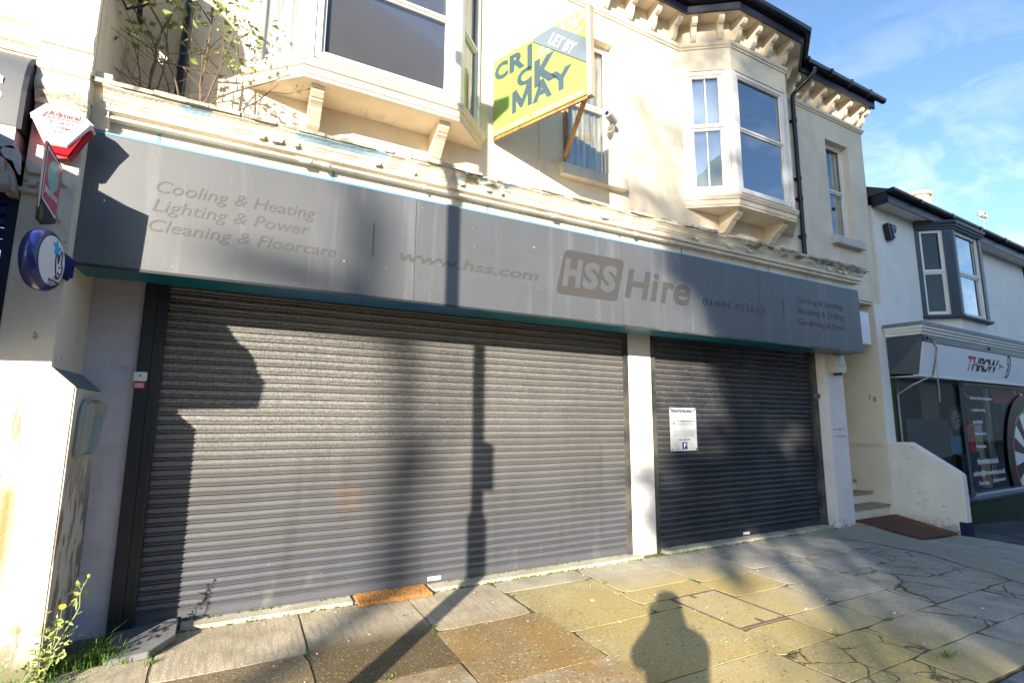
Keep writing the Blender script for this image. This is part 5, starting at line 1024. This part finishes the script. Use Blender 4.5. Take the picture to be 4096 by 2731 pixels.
# window lettering
def wt(body, s0, z, w_, h, m='white', **k): return text('window_lettering', body, m, sw2, (s0, -.3225, z), X, Zv, w_, h, T=T, weight=.035, **k)
wt('The Very Best Darts Experience', 2.35, 2.00, 1.05, .075); wt('Try Before You Buy', 2.36, 1.765, .66, .075); wt('Lane Rental', 2.36, 1.545, .44, .075)
wt('Youth Academy', 2.36, 1.31, .56, .075); wt('Tournaments', 2.36, 1.075, .47, .07)
wt('throwdarts.co.uk', 2.33, .765, 1.03, .12); wt('admin@throwdarts.co.uk', 2.10, .53, 1.52, .13); wt('Throw Darts', 2.30, .375, .47, .08); wt('@ThrowDartsUK', 2.98, .395, .62, .08)
mb = MB(); mb.box(2.20, 2.26, -.324, -.3225, .37, .46); obj('blue_symbol', mb, 'navy', sw2, T=T); mb = MB(); mb.box(2.88, 2.94, -.324, -.3225, .39, .46); obj('pink_symbol', mb, 'magenta', sw2, T=T)
for k, (z, m_) in enumerate(((2.12, 'redp'), (1.86, 'grassm'), (1.62, 'redp'), (1.37, 'grassm'), (1.13, 'redp'))):
    mb = MB(); mb.prism([(2.12, z+.03), (2.15, z+.05), (2.17, z+.0), (2.28, z-.07), (2.32, z-.11), (2.26, z-.085), (2.14, z-.02)], 'y', -.324, -.3225); obj('dart_decal', mb, m_, sw2, T=T)
# huge dartboard vinyl entering at the right
mb = MB()
def disc(r0, r1, a0, a1, m_, lift, nm):
    q = MB(); vs = []; n = max(2, int((a1-a0)/4))
    for i in range(n+1):
        a = R(a0+(a1-a0)*i/n); vs += [(5.25+r0*math.cos(a), -.3225-lift, .82+r0*math.sin(a)), (5.25+r1*math.cos(a), -.3225-lift, .82+r1*math.sin(a))]
    q.add(vs, [(2*i, 2*i+1, 2*i+3, 2*i+2) for i in range(n)]); return q
def clipz(q):
    for v in q.v: v.z = max(.245, v.z)
    return q
obj('dartboard_vinyl', clipz(disc(.0, 1.35, 0, 360, 0, .0, '')), 'black', sw2, T=T)
rg, gg, wg = MB(), MB(), MB()
for k in range(20):
    a0, a1 = k*18-9, k*18+9; q = disc(.98, 1.04, a0, a1, 0, .0015, ''); t_ = rg if k % 2 else gg; n0 = len(t_.v); t_.v += q.v; t_.f += [tuple(i+n0 for i in f_) for f_ in q.f]
    if k % 2 == 0: q = disc(.1, .975, a0, a1, 0, .0015, ''); n0 = len(wg.v); wg.v += q.v; wg.f += [tuple(i+n0 for i in f_) for f_ in q.f]
pieces('vinyl_red_segment', clipz(rg), 'red', sw2, T=T); pieces('vinyl_green_segment', clipz(gg), 'grassm', sw2, T=T); pieces('vinyl_white_wedge', clipz(wg), 'white', sw2, T=T)
# old awning arm and chain
AR = empty('folding_awning', NB @ Vector((.3, -.5, 2.5)), 'rusty folding awning arm with a hanging chain in front of the dart shop', 'awning arm')
mb = MB(); mb.tube([(.30, -.56, 3.03), (.32, -.62, 2.85), (.22, -.62, 2.62), (.12, -.60, 2.36)], .016, 6); obj('upper_arm', mb, 'wood', AR, T=T)
mb = MB(); mb.tube([(.12, -.60, 2.36), (-.05, -.35, 2.2), (.12, -.06, 2.06)], .012, 6); mb.tube([(.12, -.05, 2.06), (.12, -.05, .7)], .010, 6); obj('lower_arm', mb, 'grey_metal', AR, T=T)
mb = MB()
for i in range(46):
    z = 2.95-i*.023; dx = .015*math.sin(i*.4)
    for q in (0, .035): 
        p = Vector((.24+q+dx*.3-(i*.0012), -.63, z)); mb.tube([p+Vector((0, 0, .012)), p+Vector((.005 if i % 2 else 0, .005 if i % 2 == 0 else 0, -.006))], .0045, 4)
obj('chain', mb, 'grey_metal', AR, T=T)
# small splashed weed on the tarmac beside the low wall
# ------------------------------------------------------------------ doormat, slab
mb = MB(); r5 = random.Random(4); nx, ny = 90, 38; vs = []
for j in range(ny+1):
    for i in range(nx+1):
        x = 1.015+.655*i/nx; y = -.275+.275*j/ny; e = i in (0, nx) or j == 0
        vs.append((x+r5.uniform(-.003, .003), y+r5.uniform(-.004, .004), .004 if e else .026+r5.uniform(0, .012)))
mb.add(vs, [(j*(nx+1)+i, j*(nx+1)+i+1, (j+1)*(nx+1)+i+1, (j+1)*(nx+1)+i) for j in range(ny) for i in range(nx)])
tag(obj('doormat', mb, 'coir', at=(1.34, -.14, .01)), 'orange-brown coir doormat poking out from under the wide shutter', 'doormat')
mb = MB(); mb.add([(-.70, -.06, .03), (-.30, -.07, .075), (-.285, -.42, .072), (-.42, -.60, .05), (-.66, -.58, .028)]+[(-.70, -.06, .0), (-.30, -.07, .035), (-.285, -.42, .030), (-.42, -.60, .008), (-.66, -.58, -.01)], [(0, 1, 2, 3, 4), (9, 8, 7, 6, 5)]+[(i, 5+i, 5+(i+1) % 5, (i+1) % 5) for i in range(5)])
sb = obj('stone_slab', mb, 'slate_slab', bevel=.004, at=(-.5, -.3, 0)); tag(sb, 'loose grey slab propped at the foot of the left shutter guide', 'slab')
mb = MB(); mb.tube([(-.318, -.11, .085), (-.285, -.115, .083), (-.282, -.16, .06), (-.285, -.2, .03)], .009, 6); obj('hook', mb, 'gutter', sb)
# ------------------------------------------------------------------ plants
def leafquad(mb, p, s_, r_, elong=1.4):
    d = Vector((r_.gauss(0, 1), r_.gauss(0, 1), r_.gauss(-.3, .6))).normalized(); n_ = Vector((r_.gauss(0, 1), r_.gauss(0, 1), r_.gauss(.3, 1))).normalized(); c_ = d.cross(n_).normalized(); k = d.cross(c_)*s_*.18
    mb.add([p, p+d*s_*elong*.4+c_*s_*.42+k, p+d*s_*elong, p+d*s_*elong*.4-c_*s_*.42+k, p+d*s_*elong*.45], [(0, 1, 4), (1, 2, 4), (2, 3, 4), (3, 0, 4)])
BU = empty('buddleia', (-.5, -.25, 3.95), 'straggly yellow-green buddleia growing out of the cornice ledge at the left', 'shrub')
rb = random.Random(11); st_, lf = MB(), MB()
roots = [(-.85, -.22, 3.96), (-.53, -.40, 3.96), (-.45, -.30, 3.96), (-.78, -.2, 3.96)]
def grow(p, d, ln, r_, depth):
    pts = [Vector(p)]; dd = Vector(d).normalized()
    n = 6
    for i in range(n):
        dd = (dd+Vector((rb.gauss(0, .16), rb.gauss(0, .10), rb.gauss(.03, .10)))).normalized(); pts.append(pts[-1]+dd*ln/n)
        if pts[-1].y > -.06: pts[-1].y = -.06; dd.y = -abs(dd.y)
    st_.tube(pts, r_, 5, r_*.5)
    for i in range(2, n+1):
        if depth < 2 and rb.random() < (.5 if depth else .7):
            d2 = (dd+Vector((rb.gauss(0, .7), rb.gauss(-.1, .35), rb.gauss(.1, .5)))).normalized(); grow(pts[i], d2, ln*rb.uniform(.4, .7), r_*.55, depth+1)
        if pts[i].z > 4.48 and depth > 0:
            for q in range(rb.choice((0, 0, 1, 1, 2))): leafquad(lf, pts[i]+Vector((rb.gauss(0, .045), rb.gauss(0, .04), rb.gauss(0, .045))), rb.uniform(.028, .062), rb)
for p, d, ln, r_ in (((-.86, -.25, 3.95), (.35, -.05, 1), .95, .012), ((-.80, -.22, 3.95), (-.1, 0, 1), .95, .008), ((-.54, -.35, 3.95), (.30, -.05, .9), .85, .011), ((-.54, -.35, 3.95), (.55, 0, .9), .95, .009), ((-.60, -.3, 3.95), (-.15, 0, 1), 1.0, .008), ((-.45, -.30, 3.95), (.15, .0, 1), 1.15, .012), ((-.42, -.30, 3.95), (.45, .0, .8), .75, .007), ((-.9, -.2, 3.95), (-.25, 0, 1), .8, .006), ((-.7, -.2, 3.95), (.3, .0, 1), .9, .006)):
    grow(p, d, ln, r_, 0)
for k in range(42):   # dry twigs near the ledge
    x = rb.uniform(-.9, -.05); st_.tube([(x, -.3, 3.95), (x+rb.gauss(0, .1), -.32+rb.gauss(0, .05), 4.1), (x+rb.gauss(0, .22), -.25+rb.gauss(0, .05), 4.15+rb.random()*.3)], .0025, 4)
for c_ in ((-1.0, 4.70), (-.9, 4.62), (-.72, 4.85), (-.65, 4.62), (-.57, 4.92), (-.45, 4.80), (-.30, 5.05), (-.12, 5.0), (-.2, 4.76), (-.05, 4.86), (-.6, 5.1), (-.42, 5.05), (-.15, 5.2)):
    for q in range(6): leafquad(lf, Vector((c_[0]+rb.gauss(0, .075), -.30+rb.gauss(0, .07), c_[1]+rb.gauss(0, .06))), rb.uniform(.025, .06), rb)
obj('stem', st_, 'stem', BU); obj('foliage', lf, 'leaf', BU)
# grasses by the pilaster foot
def tuft(mb, x, y, z, n, h, spread, r_):
    for i in range(n):
        a = r_.uniform(0, 6.28); rr_ = abs(r_.gauss(0, spread)); p = Vector((x+rr_*math.cos(a), y+rr_*math.sin(a)*.6, z)); hh = h*r_.uniform(.4, 1.1); ln = Vector((math.cos(a), math.sin(a), 0))*hh*r_.uniform(.2, .9); wv_ = Vector((-math.sin(a), math.cos(a), 0))*r_.uniform(.0015, .003)
        q = p+ln*.35+Vector((0, 0, hh*.65)); e = p+ln+Vector((0, 0, hh*r_.uniform(.55, .95)))
        mb.add([p-wv_, p+wv_, q+wv_*.7, q-wv_*.7, e], [(0, 1, 2, 3), (3, 2, 4)])
rg_ = random.Random(21); mb = MB()
for x, y, n, h, s_ in ((-.80, -.52, 260, .10, .10), (-.66, -.50, 180, .12, .07), (-.72, -.42, 90, .20, .05), (-.55, -.56, 160, .065, .05), (-.40, -.54, 130, .06, .022), (-.385, -.68, 50, .04, .025), (-1.02, -.76, 200, .09, .10), (-1.2, -.80, 150, .07, .12), (-.88, -.80, 120, .05, .1), (-.9, -.60, 120, .11, .07)):
    tuft(mb, x, y, gz(x, y)+.0, n, h, s_, rg_)
for x, y, n, h, s_ in ((.53, -.98, 40, .03, .02), (1.44, -.95, 40, .03, .015), (1.9, -.19, 50, .025, .05), (2.3, -.62, 30, .03, .02), (3.28, -.70, 35, .035, .02), (3.28, -.20, 30, .03, .03), (4.13, -1.0, 45, .03, .03), (4.17, -.2, 60, .03, .06), (5.05, -.22, 50, .035, .05), (6.9, -.2, 40, .04, .05), (4.78, -2.47, 50, .035, .02), (4.1, -2.45, 30, .03, .03), (4.43, -3.0, 90, .05, .06), (10.35, -1.1, 50, .06, .06), (6.55, -1.52, 40, .03, .04), (.50, -1.6, 30, .03, .02), (.95, -1.57, 30, .03, .03), (11.6, -1.2, 60, .05, .1)):
    tuft(mb, x, y, gz(x, y)-.005, n, h, s_, rg_)
o = struct(obj('grass', mb, 'grassm'), 'stuff'); tag(o, 'short green grass growing at the pilaster foot and in the slab joints', 'grass')
RW = empty('ragwort', (-.98, -.74, 0), 'leggy weed with one yellow flower growing at the foot of the left pilaster', 'weed')
mb = MB(); main = [(-.97, -.76, .0), (-.90, -.74, .17), (-.86, -.74, .26), (-.80, -.74, .385), (-.785, -.74, .43), (-.79, -.74, .50), (-.777, -.74, .57)]
mb.tube(main, .006, 6, .0025); mb.tube([(-.79, -.74, .53), (-.81, -.74, .57)], .0025, 4); mb.tube([(-.777, -.74, .55), (-.76, -.74, .60)], .0025, 4)
mb.tube([(-.93, -.75, .0), (-.90, -.74, .15), (-.875, -.74, .33), (-.868, -.74, .44)], .004, 5, .002); mb.tube([(-.86, -.74, .26), (-.80, -.72, .30), (-.785, -.72, .315)], .003, 4); mb.tube([(-.80, -.74, .385), (-.77, -.74, .40)], .002, 4); mb.tube([(-.92, -.76, .05), (-.87, -.78, .18)], .004, 4); mb.tube([(-1.03, -.80, .0), (-.96, -.79, .14), (-.93, -.78, .26)], .004, 4)
obj('stem', mb, 'gstem', RW)
mb = MB()
for k in range(150):
    t = rg_.random(); base = [(-.93, .10), (-.90, .20), (-.88, .30), (-.87, .36), (-.95, .14), (-.98, .18), (-.83, .27), (-.92, .25), (-.86, .18)][k % 9]
    leafquad(mb, Vector((base[0]+rg_.gauss(0, .025), -.76+rg_.gauss(0, .035), base[1]+rg_.gauss(0, .03))), rg_.uniform(.010, .027), rg_, 2.2)
for k in range(16): leafquad(mb, Vector((-.79+rg_.gauss(0, .012), -.74, .46+rg_.random()*.1)), rg_.uniform(.01, .03), rg_, 2.4)
obj('leaf', mb, 'leaf', RW)
mb = MB(); 
for i in range(9): a = i*.7; mb.add([(-.866, -.752, .448), (-.866+.019*math.cos(a), -.757, .448+.016*math.sin(a)), (-.866+.019*math.cos(a+.45), -.757, .448+.016*math.sin(a+.45))], [(0, 1, 2)])
mb.lathe([(.006, 0), (.006, -.006)], (-.866, -.752, .448), 'y', 8); pieces('flower', mb, 'yellow', RW)
mb = MB(); mb.lathe([(.005, -.008), (.009, .0), (.006, .01)], (-.758, -.74, .605), 'z', 7); mb.lathe([(.004, -.006), (.007, .0), (.003, .008)], (-.812, -.74, .575), 'z', 7); pieces('flower', mb, 'yellow', RW)
# small litter: pale stones, leaves, twig
ml = MB(); mlf = MB(); rl = random.Random(8)
for k in range(95):
    x, y = rl.uniform(-.3, 6), rl.uniform(-3.0, -.22); s_ = rl.uniform(.003, .008)*(1.8 if rl.random() < .1 else 1)
    z = gz(x, y)+.006; ml.add([(x-s_, y-s_*.6, z), (x+s_, y-s_*.5, z), (x+s_*.8, y+s_*.7, z), (x-s_*.7, y+s_*.6, z), (x, y, z+s_*.6)], [(0, 1, 4), (1, 2, 4), (2, 3, 4), (3, 0, 4)])
for k in range(60):
    x = rl.uniform(0, 8.5); y = -.19+rl.gauss(0, .03) if rl.random() < .6 else rl.uniform(-3, -.2); leafquad(mlf, Vector((x, y, gz(x, y)+.012)), rl.uniform(.012, .028), rl, 1.6)
tag(struct(obj('pale_grit', ml, 'white'), 'stuff'), 'scattered pale chips of grit lying on the paving', 'grit'); tag(struct(obj('fallen_leaves', mlf, 'card'), 'stuff'), 'small brown fallen leaves scattered over the paving', 'leaves')
mb = MB(); 
F_ = (3.525, 4.095, -2.055, -1.305)   # inspection cover, metal-edged
for a in ((F_[0], F_[1], F_[2], F_[2]+.022), (F_[0], F_[1], F_[3]-.022, F_[3]), (F_[0], F_[0]+.022, F_[2]+.022, F_[3]-.022), (F_[1]-.022, F_[1], F_[2]+.022, F_[3]-.022)): mb.box(a[0], a[1], a[2], a[3], -.02, .0045)
cov = empty('inspection_cover', (3.81, -1.68, 0), 'pale concrete-filled inspection cover with a dark rusty rim set in the slabs', 'cover')
obj('rim', mb, 'stem', cov); mb = MB(); mb.box(F_[0]+.024, F_[1]-.024, F_[2]+.024, F_[3]-.024, -.02, .003); obj('infill', mb, 's_right', cov, bevel=.002)
mb = MB(); mb.box(3.74, 3.78, -1.40, -1.325, .0032, .006); mb.box(3.80, 3.84, -2.03, -1.96, .0032, .006); pieces('lifting_slot', mb, 'stem', cov)
# satellite dish edge at the top left
SD = empty('satellite_dish', (-1.0, -.3, 4.9), 'grey satellite dish with dark arm at the top left behind the shrub', 'satellite dish')
mb = MB(); rr_ = .34; vs = []; n = 28
ax = Vector((-.25, -.85, .35)).normalized(); e1 = ax.cross(Vector((0, 0, 1))).normalized(); e2 = e1.cross(ax); cc = Vector((-.98, -.38, 5.12))
rings = [(.0, -.06), (.35, -.045), (.7, -.02), (1.0, 0), (1.0, -.012), (.7, -.032), (.35, -.057), (.0, -.072)]
for q, h in rings:
    for k in range(n):
        a = 2*math.pi*k/n; vs.append(cc+e1*rr_*q*math.cos(a)+e2*rr_*1.05*q*math.sin(a)+ax*h)
mb.add(vs, [(i*n+k, i*n+(k+1) % n, (i+1)*n+(k+1) % n, (i+1)*n+k) for i in range(len(rings)-1) for k in range(n)]); obj('reflector', mb, 'grey_metal', SD, smooth=True)
mb = MB(); mb.tube([cc-ax*.07, (-1.0, -.06, 4.95), (-1.0, -.002, 4.9)], .02, 8); mb.tube([(-1.10, -.45, 4.86), (-1.00, -.45, 4.69), (-.90, -.47, 4.74), (-.78, -.60, 4.86)], .010, 6); mb.tube([(-1.00, -.45, 4.69), (-1.0, -.3, 4.85), cc-ax*.06], .012, 6); obj('arm', mb, 'gutter', SD)
CN_ = empty('shop_canopy', (-2.2, -1.2, 2.4), 'boxy canopy of the left-hand shop just outside the picture, seen by its shade', 'canopy')
sil = [(-1.2, 3.20), (-.41, 2.895), (-.136, 2.765), (-.135, 2.36), (.196, 1.88), (.16, 1.655), (-.6, 1.63), (-1.2, 1.63)]
pl_ = []
for A_, B_ in sil:
    y_ = (A_+1.58)/.94; pl_.append((-y_, B_+.425*y_))
mb = MB(); mb.prism(pl_, 'x', -3.2, -1.58); obj('hood', mb, 'grey_fascia', CN_, bevel=.01)
mb = MB(); mb.tube([(-1.9, -.75, 3.6), (-1.9, -1.7, 2.75)], .02, 6); mb.tube([(-2.9, -.75, 3.6), (-2.9, -1.7, 2.75)], .02, 6); pieces('stay', mb, 'grey_metal', CN_)
# ------------------------------------------------------------------ the street behind the camera (it casts the shadows and shows in the glass)
OB = empty('opposite_building', (0, -20, 0), 'brick building across the street behind the photographer, seen only in reflections', 'building')
mb = MB(); mb.box(-9.15, -5, -32, -18, -.5, 14.8); mb.box(-4.99, 5, -32, -18.01, -.5, 13.3); mb.box(5.01, 24, -31, -18, -.5, 6.5); mb.box(24, 90, -30, -17, -.5, 8.5); obj('wall', mb, 'opp', OB)
mb = MB()
for i in range(4):
    for j in range(2): mb.box(-7.6+i*2.9, -6.3+i*2.9, -17.99, -17.95, 1.0+j*3.4, 2.9+j*3.4)
obj('window', mb, 'glass_sky', OB)
mb = MB(); mb.prism([(-4.9, 8.6), (4.9, 8.6), (4.9, 13.2), (.6, 14.9), (-4.9, 12.9)], 'y', -18.6, -17.6); obj('cladding', mb, 'mint_clad', OB)
LP = empty('lamp_post', (-1.0, -3.42, 0), 'grey steel lamp post standing at the kerb behind the photographer, seen by its shadow', 'lamp post')
lx, ly = 2.222-.94*3.42, -3.42
mb = MB(); mb.lathe([(.080, -.05), (.080, 2.02), (.052, 2.10), (.050, 6.4), (.03, 6.5)], (lx, ly, 0), 'z', 20); obj('column', mb, 'lampm', LP, smooth=True)
mb = MB(); mb.box(lx+.03, lx+.125, ly-.06, ly+.03, 2.32, 2.78); obj('plate', mb, 'lampm', LP)
mb = MB(); mb.tube([(lx, ly, 6.4), (lx-.03, ly-.1, 6.55), (lx-.1, ly-.2, 6.6)], .03, 8); mb.box(lx-.28, lx+.02, ly-.45, ly-.15, 6.55, 6.70); obj('lantern', mb, 'lampm', LP)
# trees across the road: blobs are given by where their shade falls on the shop front
def tree(x0, y0, h, trunk_r, blobs, label, seed, limbs=()):
    r_ = random.Random(seed); t = empty('street_tree', (x0, y0, 0), label, 'tree')
    mb = MB(); mb.tube([(x0, y0, -.2), (x0+.05, y0, h*.35), (x0-.04, y0, h*.7), (x0+.02, y0, h)], trunk_r, 10, trunk_r*.6)
    for b_ in blobs:
        c = Vector(b_[:3]); s_ = Vector((x0, y0, min(h, max(1.5, c.z-.8)))); mid = (s_+c)/2+Vector((0, 0, .15)); mb.tube([s_, mid, c], trunk_r*.35, 6, .02)
    for l_ in limbs: mb.tube(l_[0], l_[1], 6, l_[2])
    obj('trunk', mb, 'bark', t)
    lf = MB()
    for cx, cy, cz_, rx, rz, n, ls in blobs:
        for k in range(n):
            while True:
                a, b2_, c2 = r_.uniform(-1, 1), r_.uniform(-1, 1), r_.uniform(-1, 1)
                if a*a+b2_*b2_+c2*c2 < 1: break
            leafquad(lf, Vector((cx+a*rx, cy+b2_*rx, cz_+c2*rz)), ls*r_.uniform(.7, 1.25), r_)
    obj('crown', lf, 'treeleaf', t); return t
def shade(x, z, d):   # point at distance d in front of the facade whose shadow falls at (x, z)
    return (x-.94*d, -d, z+.425*d)
D_ = 20.0
bl = []
for x, z, rx, rz, n in ((6.6, 2.75, .9, .25, 90), (7.3, 3.3, .9, .3, 90), (6.3, 2.45, .5, .2, 14), (7.4, 1.95, .7, .2, 50), (6.6, .95, 1.1, .2, 34), (5.6, 2.95, .3, .35, 12), (5.95, 3.10, .60, .50, 110), (6.9, 3.05, .65, .5, 110), (7.8, 3.0, .6, .7, 130), (6.75, 2.15, .45, .28, 22), (7.6, 2.1, .55, .34, 34), (5.75, .72, .75, .35, 80), (6.9, .55, .9, .45, 120), (5.35, .15, .6, .35, 36), (7.9, .6, .6, .6, 110),
        (6.5, 7.05, .8, .25, 16), (4.55, .82, .22, .2, 9), (7.2, 1.5, .7, .2, 6)):
    p = shade(x, z, D_); bl.append((p[0], p[1], p[2], rx, rz, n, .36))
for x, z, rx, rz, c in ((4.95, 4.25, .55, .5, .75), (4.75, 5.1, .6, .25, .55), (5.0, 5.75, .7, .16, .45), (4.3, 4.75, .4, .12, .4), (4.6, 6.3, .5, .12, .35), (6.4, 4.2, .9, .45, .7), (6.3, 5.3, .9, .6, .6), (6.6, 6.5, 1.0, .6, .65), (7.7, 4.6, .8, 1.0, .85), (7.7, 6.2, .8, 1.0, .85), (6.5, 3.6, 1.2, .25, .6), (5.3, 3.3, .4, .3, .5), (8.3, 7.2, .8, .7, .8), (5.6, 7.0, .6, .4, .4), (6.0, 1.45, 1.6, .18, .35), (5.0, .75, .5, .5, .5), (7.3, -.95, .5, .5, .8), (6.6, -1.25, .7, .22, .6), (7.3, -.3, .5, .25, .7), (6.2, -.05, .7, .15, .5)):
    p = shade(x, z, D_); bl.append((p[0], p[1], p[2], rx, rz, int(-math.log(1-c)*math.pi*rx*rz/(.30*.11**2)), .11))
tree(6.6-.94*D_, -D_, 9.0, .13, bl, 'leafy street tree across the road, seen only by its shade', 31)
D2 = 28.0
p = shade(1.43, 0, D2); top = shade(1.45, 3.1, D2)
lim = [([top, shade(1.2, 3.5, D2), shade(.9, 4.2, D2)], .08, .03), ([shade(1.0, 2.45, D2), shade(.7, 2.5, D2), shade(.3, 2.56, D2)], .15, .09), ([shade(1.45, 2.4, D2), shade(1.2, 2.42, D2), shade(.9, 2.46, D2)], .08, .14), ([shade(1.5, .9, D2), shade(1.9, 1.5, D2), shade(2.0, 2.3, D2)], .08, .04)]
tree(p[0], p[1], top[2], .20, [], 'bare-trunked street tree farther along the road, seen only by its shadow', 5, lim)

# photographer, standing behind the camera; only the shadow reaches the picture
def person():
    px, py = -.20, -5.27
    v = {'pelvis': (0, 0, .95, .15), 'waist': (0, 0, 1.10, .135), 'chest': (0, .02, 1.32, .155), 'neckb': (0, .0, 1.47, .15), 'neck': (0, .03, 1.54, .12), 'head0': (0, .03, 1.62, .125), 'head1': (0, .03, 1.71, .12), 'head2': (0, .02, 1.77, .08),
         'shl': (-.20, 0, 1.42, .085), 'ell': (-.20, .14, 1.29, .075), 'wrl': (-.07, .16, 1.50, .055), 'shr': (.20, 0, 1.42, .085), 'elr': (.20, .14, 1.29, .075), 'wrr': (.07, .16, 1.50, .055),
         'hil': (-.10, 0, .88, .105), 'knl': (-.13, .02, .49, .068), 'anl': (-.15, -.02, .09, .045), 'tol': (-.17, .17, .04, .038), 'hir': (.10, 0, .88, .105), 'knr': (.13, .02, .49, .068), 'anr': (.15, -.02, .09, .045), 'tor': (.17, .17, .04, .038)}
    e = [('pelvis', 'waist'), ('waist', 'chest'), ('chest', 'neckb'), ('neckb', 'neck'), ('neck', 'head0'), ('head0', 'head1'), ('head1', 'head2'), ('chest', 'shl'), ('shl', 'ell'), ('ell', 'wrl'), ('chest', 'shr'), ('shr', 'elr'), ('elr', 'wrr'), ('pelvis', 'hil'), ('hil', 'knl'), ('knl', 'anl'), ('anl', 'tol'), ('pelvis', 'hir'), ('hir', 'knr'), ('knr', 'anr'), ('anr', 'tor')]
    for s_, sx in (('l', -1), ('r', 1)):
        v['pa'+s_] = (sx*.10, .245, 1.555, .026); e.append(('wr'+s_, 'pa'+s_))
        for k in range(4):
            v[f'f{k}{s_}'] = (sx*(.085-.0), .26, 1.535+.021*k, .009); v[f'g{k}{s_}'] = (sx*.055, .262, 1.535+.021*k, .008); v[f'h{k}{s_}'] = (sx*.035, .25, 1.535+.021*k, .0075)
            e += [('pa'+s_, f'f{k}{s_}'), (f'f{k}{s_}', f'g{k}{s_}'), (f'g{k}{s_}', f'h{k}{s_}')]
        v['t0'+s_] = (sx*.085, .215, 1.53, .011); v['t1'+s_] = (sx*.05, .20, 1.53, .009); e += [('pa'+s_, 't0'+s_), ('t0'+s_, 't1'+s_)]
    ca, sa = math.cos(-yaw), math.sin(-yaw)
    names = list(v); me = bpy.data.meshes.new('person')
    loc = Vector((px, py, -.03))
    me.from_pydata([(v[n][0]*ca-v[n][1]*sa, v[n][0]*sa+v[n][1]*ca, v[n][2]) for n in names], [(names.index(a), names.index(b_)) for a, b_ in e], [])
    o = bpy.data.objects.new('person', me); sc.collection.objects.link(o); o.location = loc; LOC[o.name] = loc
    m1 = o.modifiers.new('skin', 'SKIN'); m2 = o.modifiers.new('sub', 'SUBSURF'); m2.levels = 2; m2.render_levels = 2
    for i, n in enumerate(names):
        s_ = me.skin_vertices[0].data[i]; s_.radius = (v[n][3], v[n][3]*(.8 if n in ('chest', 'waist', 'pelvis') else 1)); s_.use_root = (n == 'pelvis')
    dg = bpy.context.evaluated_depsgraph_get(); bm_ = bpy.data.meshes.new_from_object(o.evaluated_get(dg)); o.modifiers.clear(); o.data = bm_
    bm_.materials.clear()
    for k in ('skin', 'coatm', 'jeans', 'hair'): bm_.materials.append(Mt[k])
    for p_ in bm_.polygons:
        c = p_.center; z = c.z; rr_ = math.hypot(c.x, c.y)
        fy = c.x*math.sin(yaw)+c.y*math.cos(yaw)
        p_.material_index = 2 if z < .93 else 1 if z < 1.50 and fy < .19 else 0
        p_.use_smooth = True
        if z < .10: p_.material_index = 3
        if z > 1.50 and fy < .09: p_.material_index = 1
    tag(o, 'person in dark hooded coat and jeans behind the viewpoint, hands raised to the face', 'person')
    return o
person()
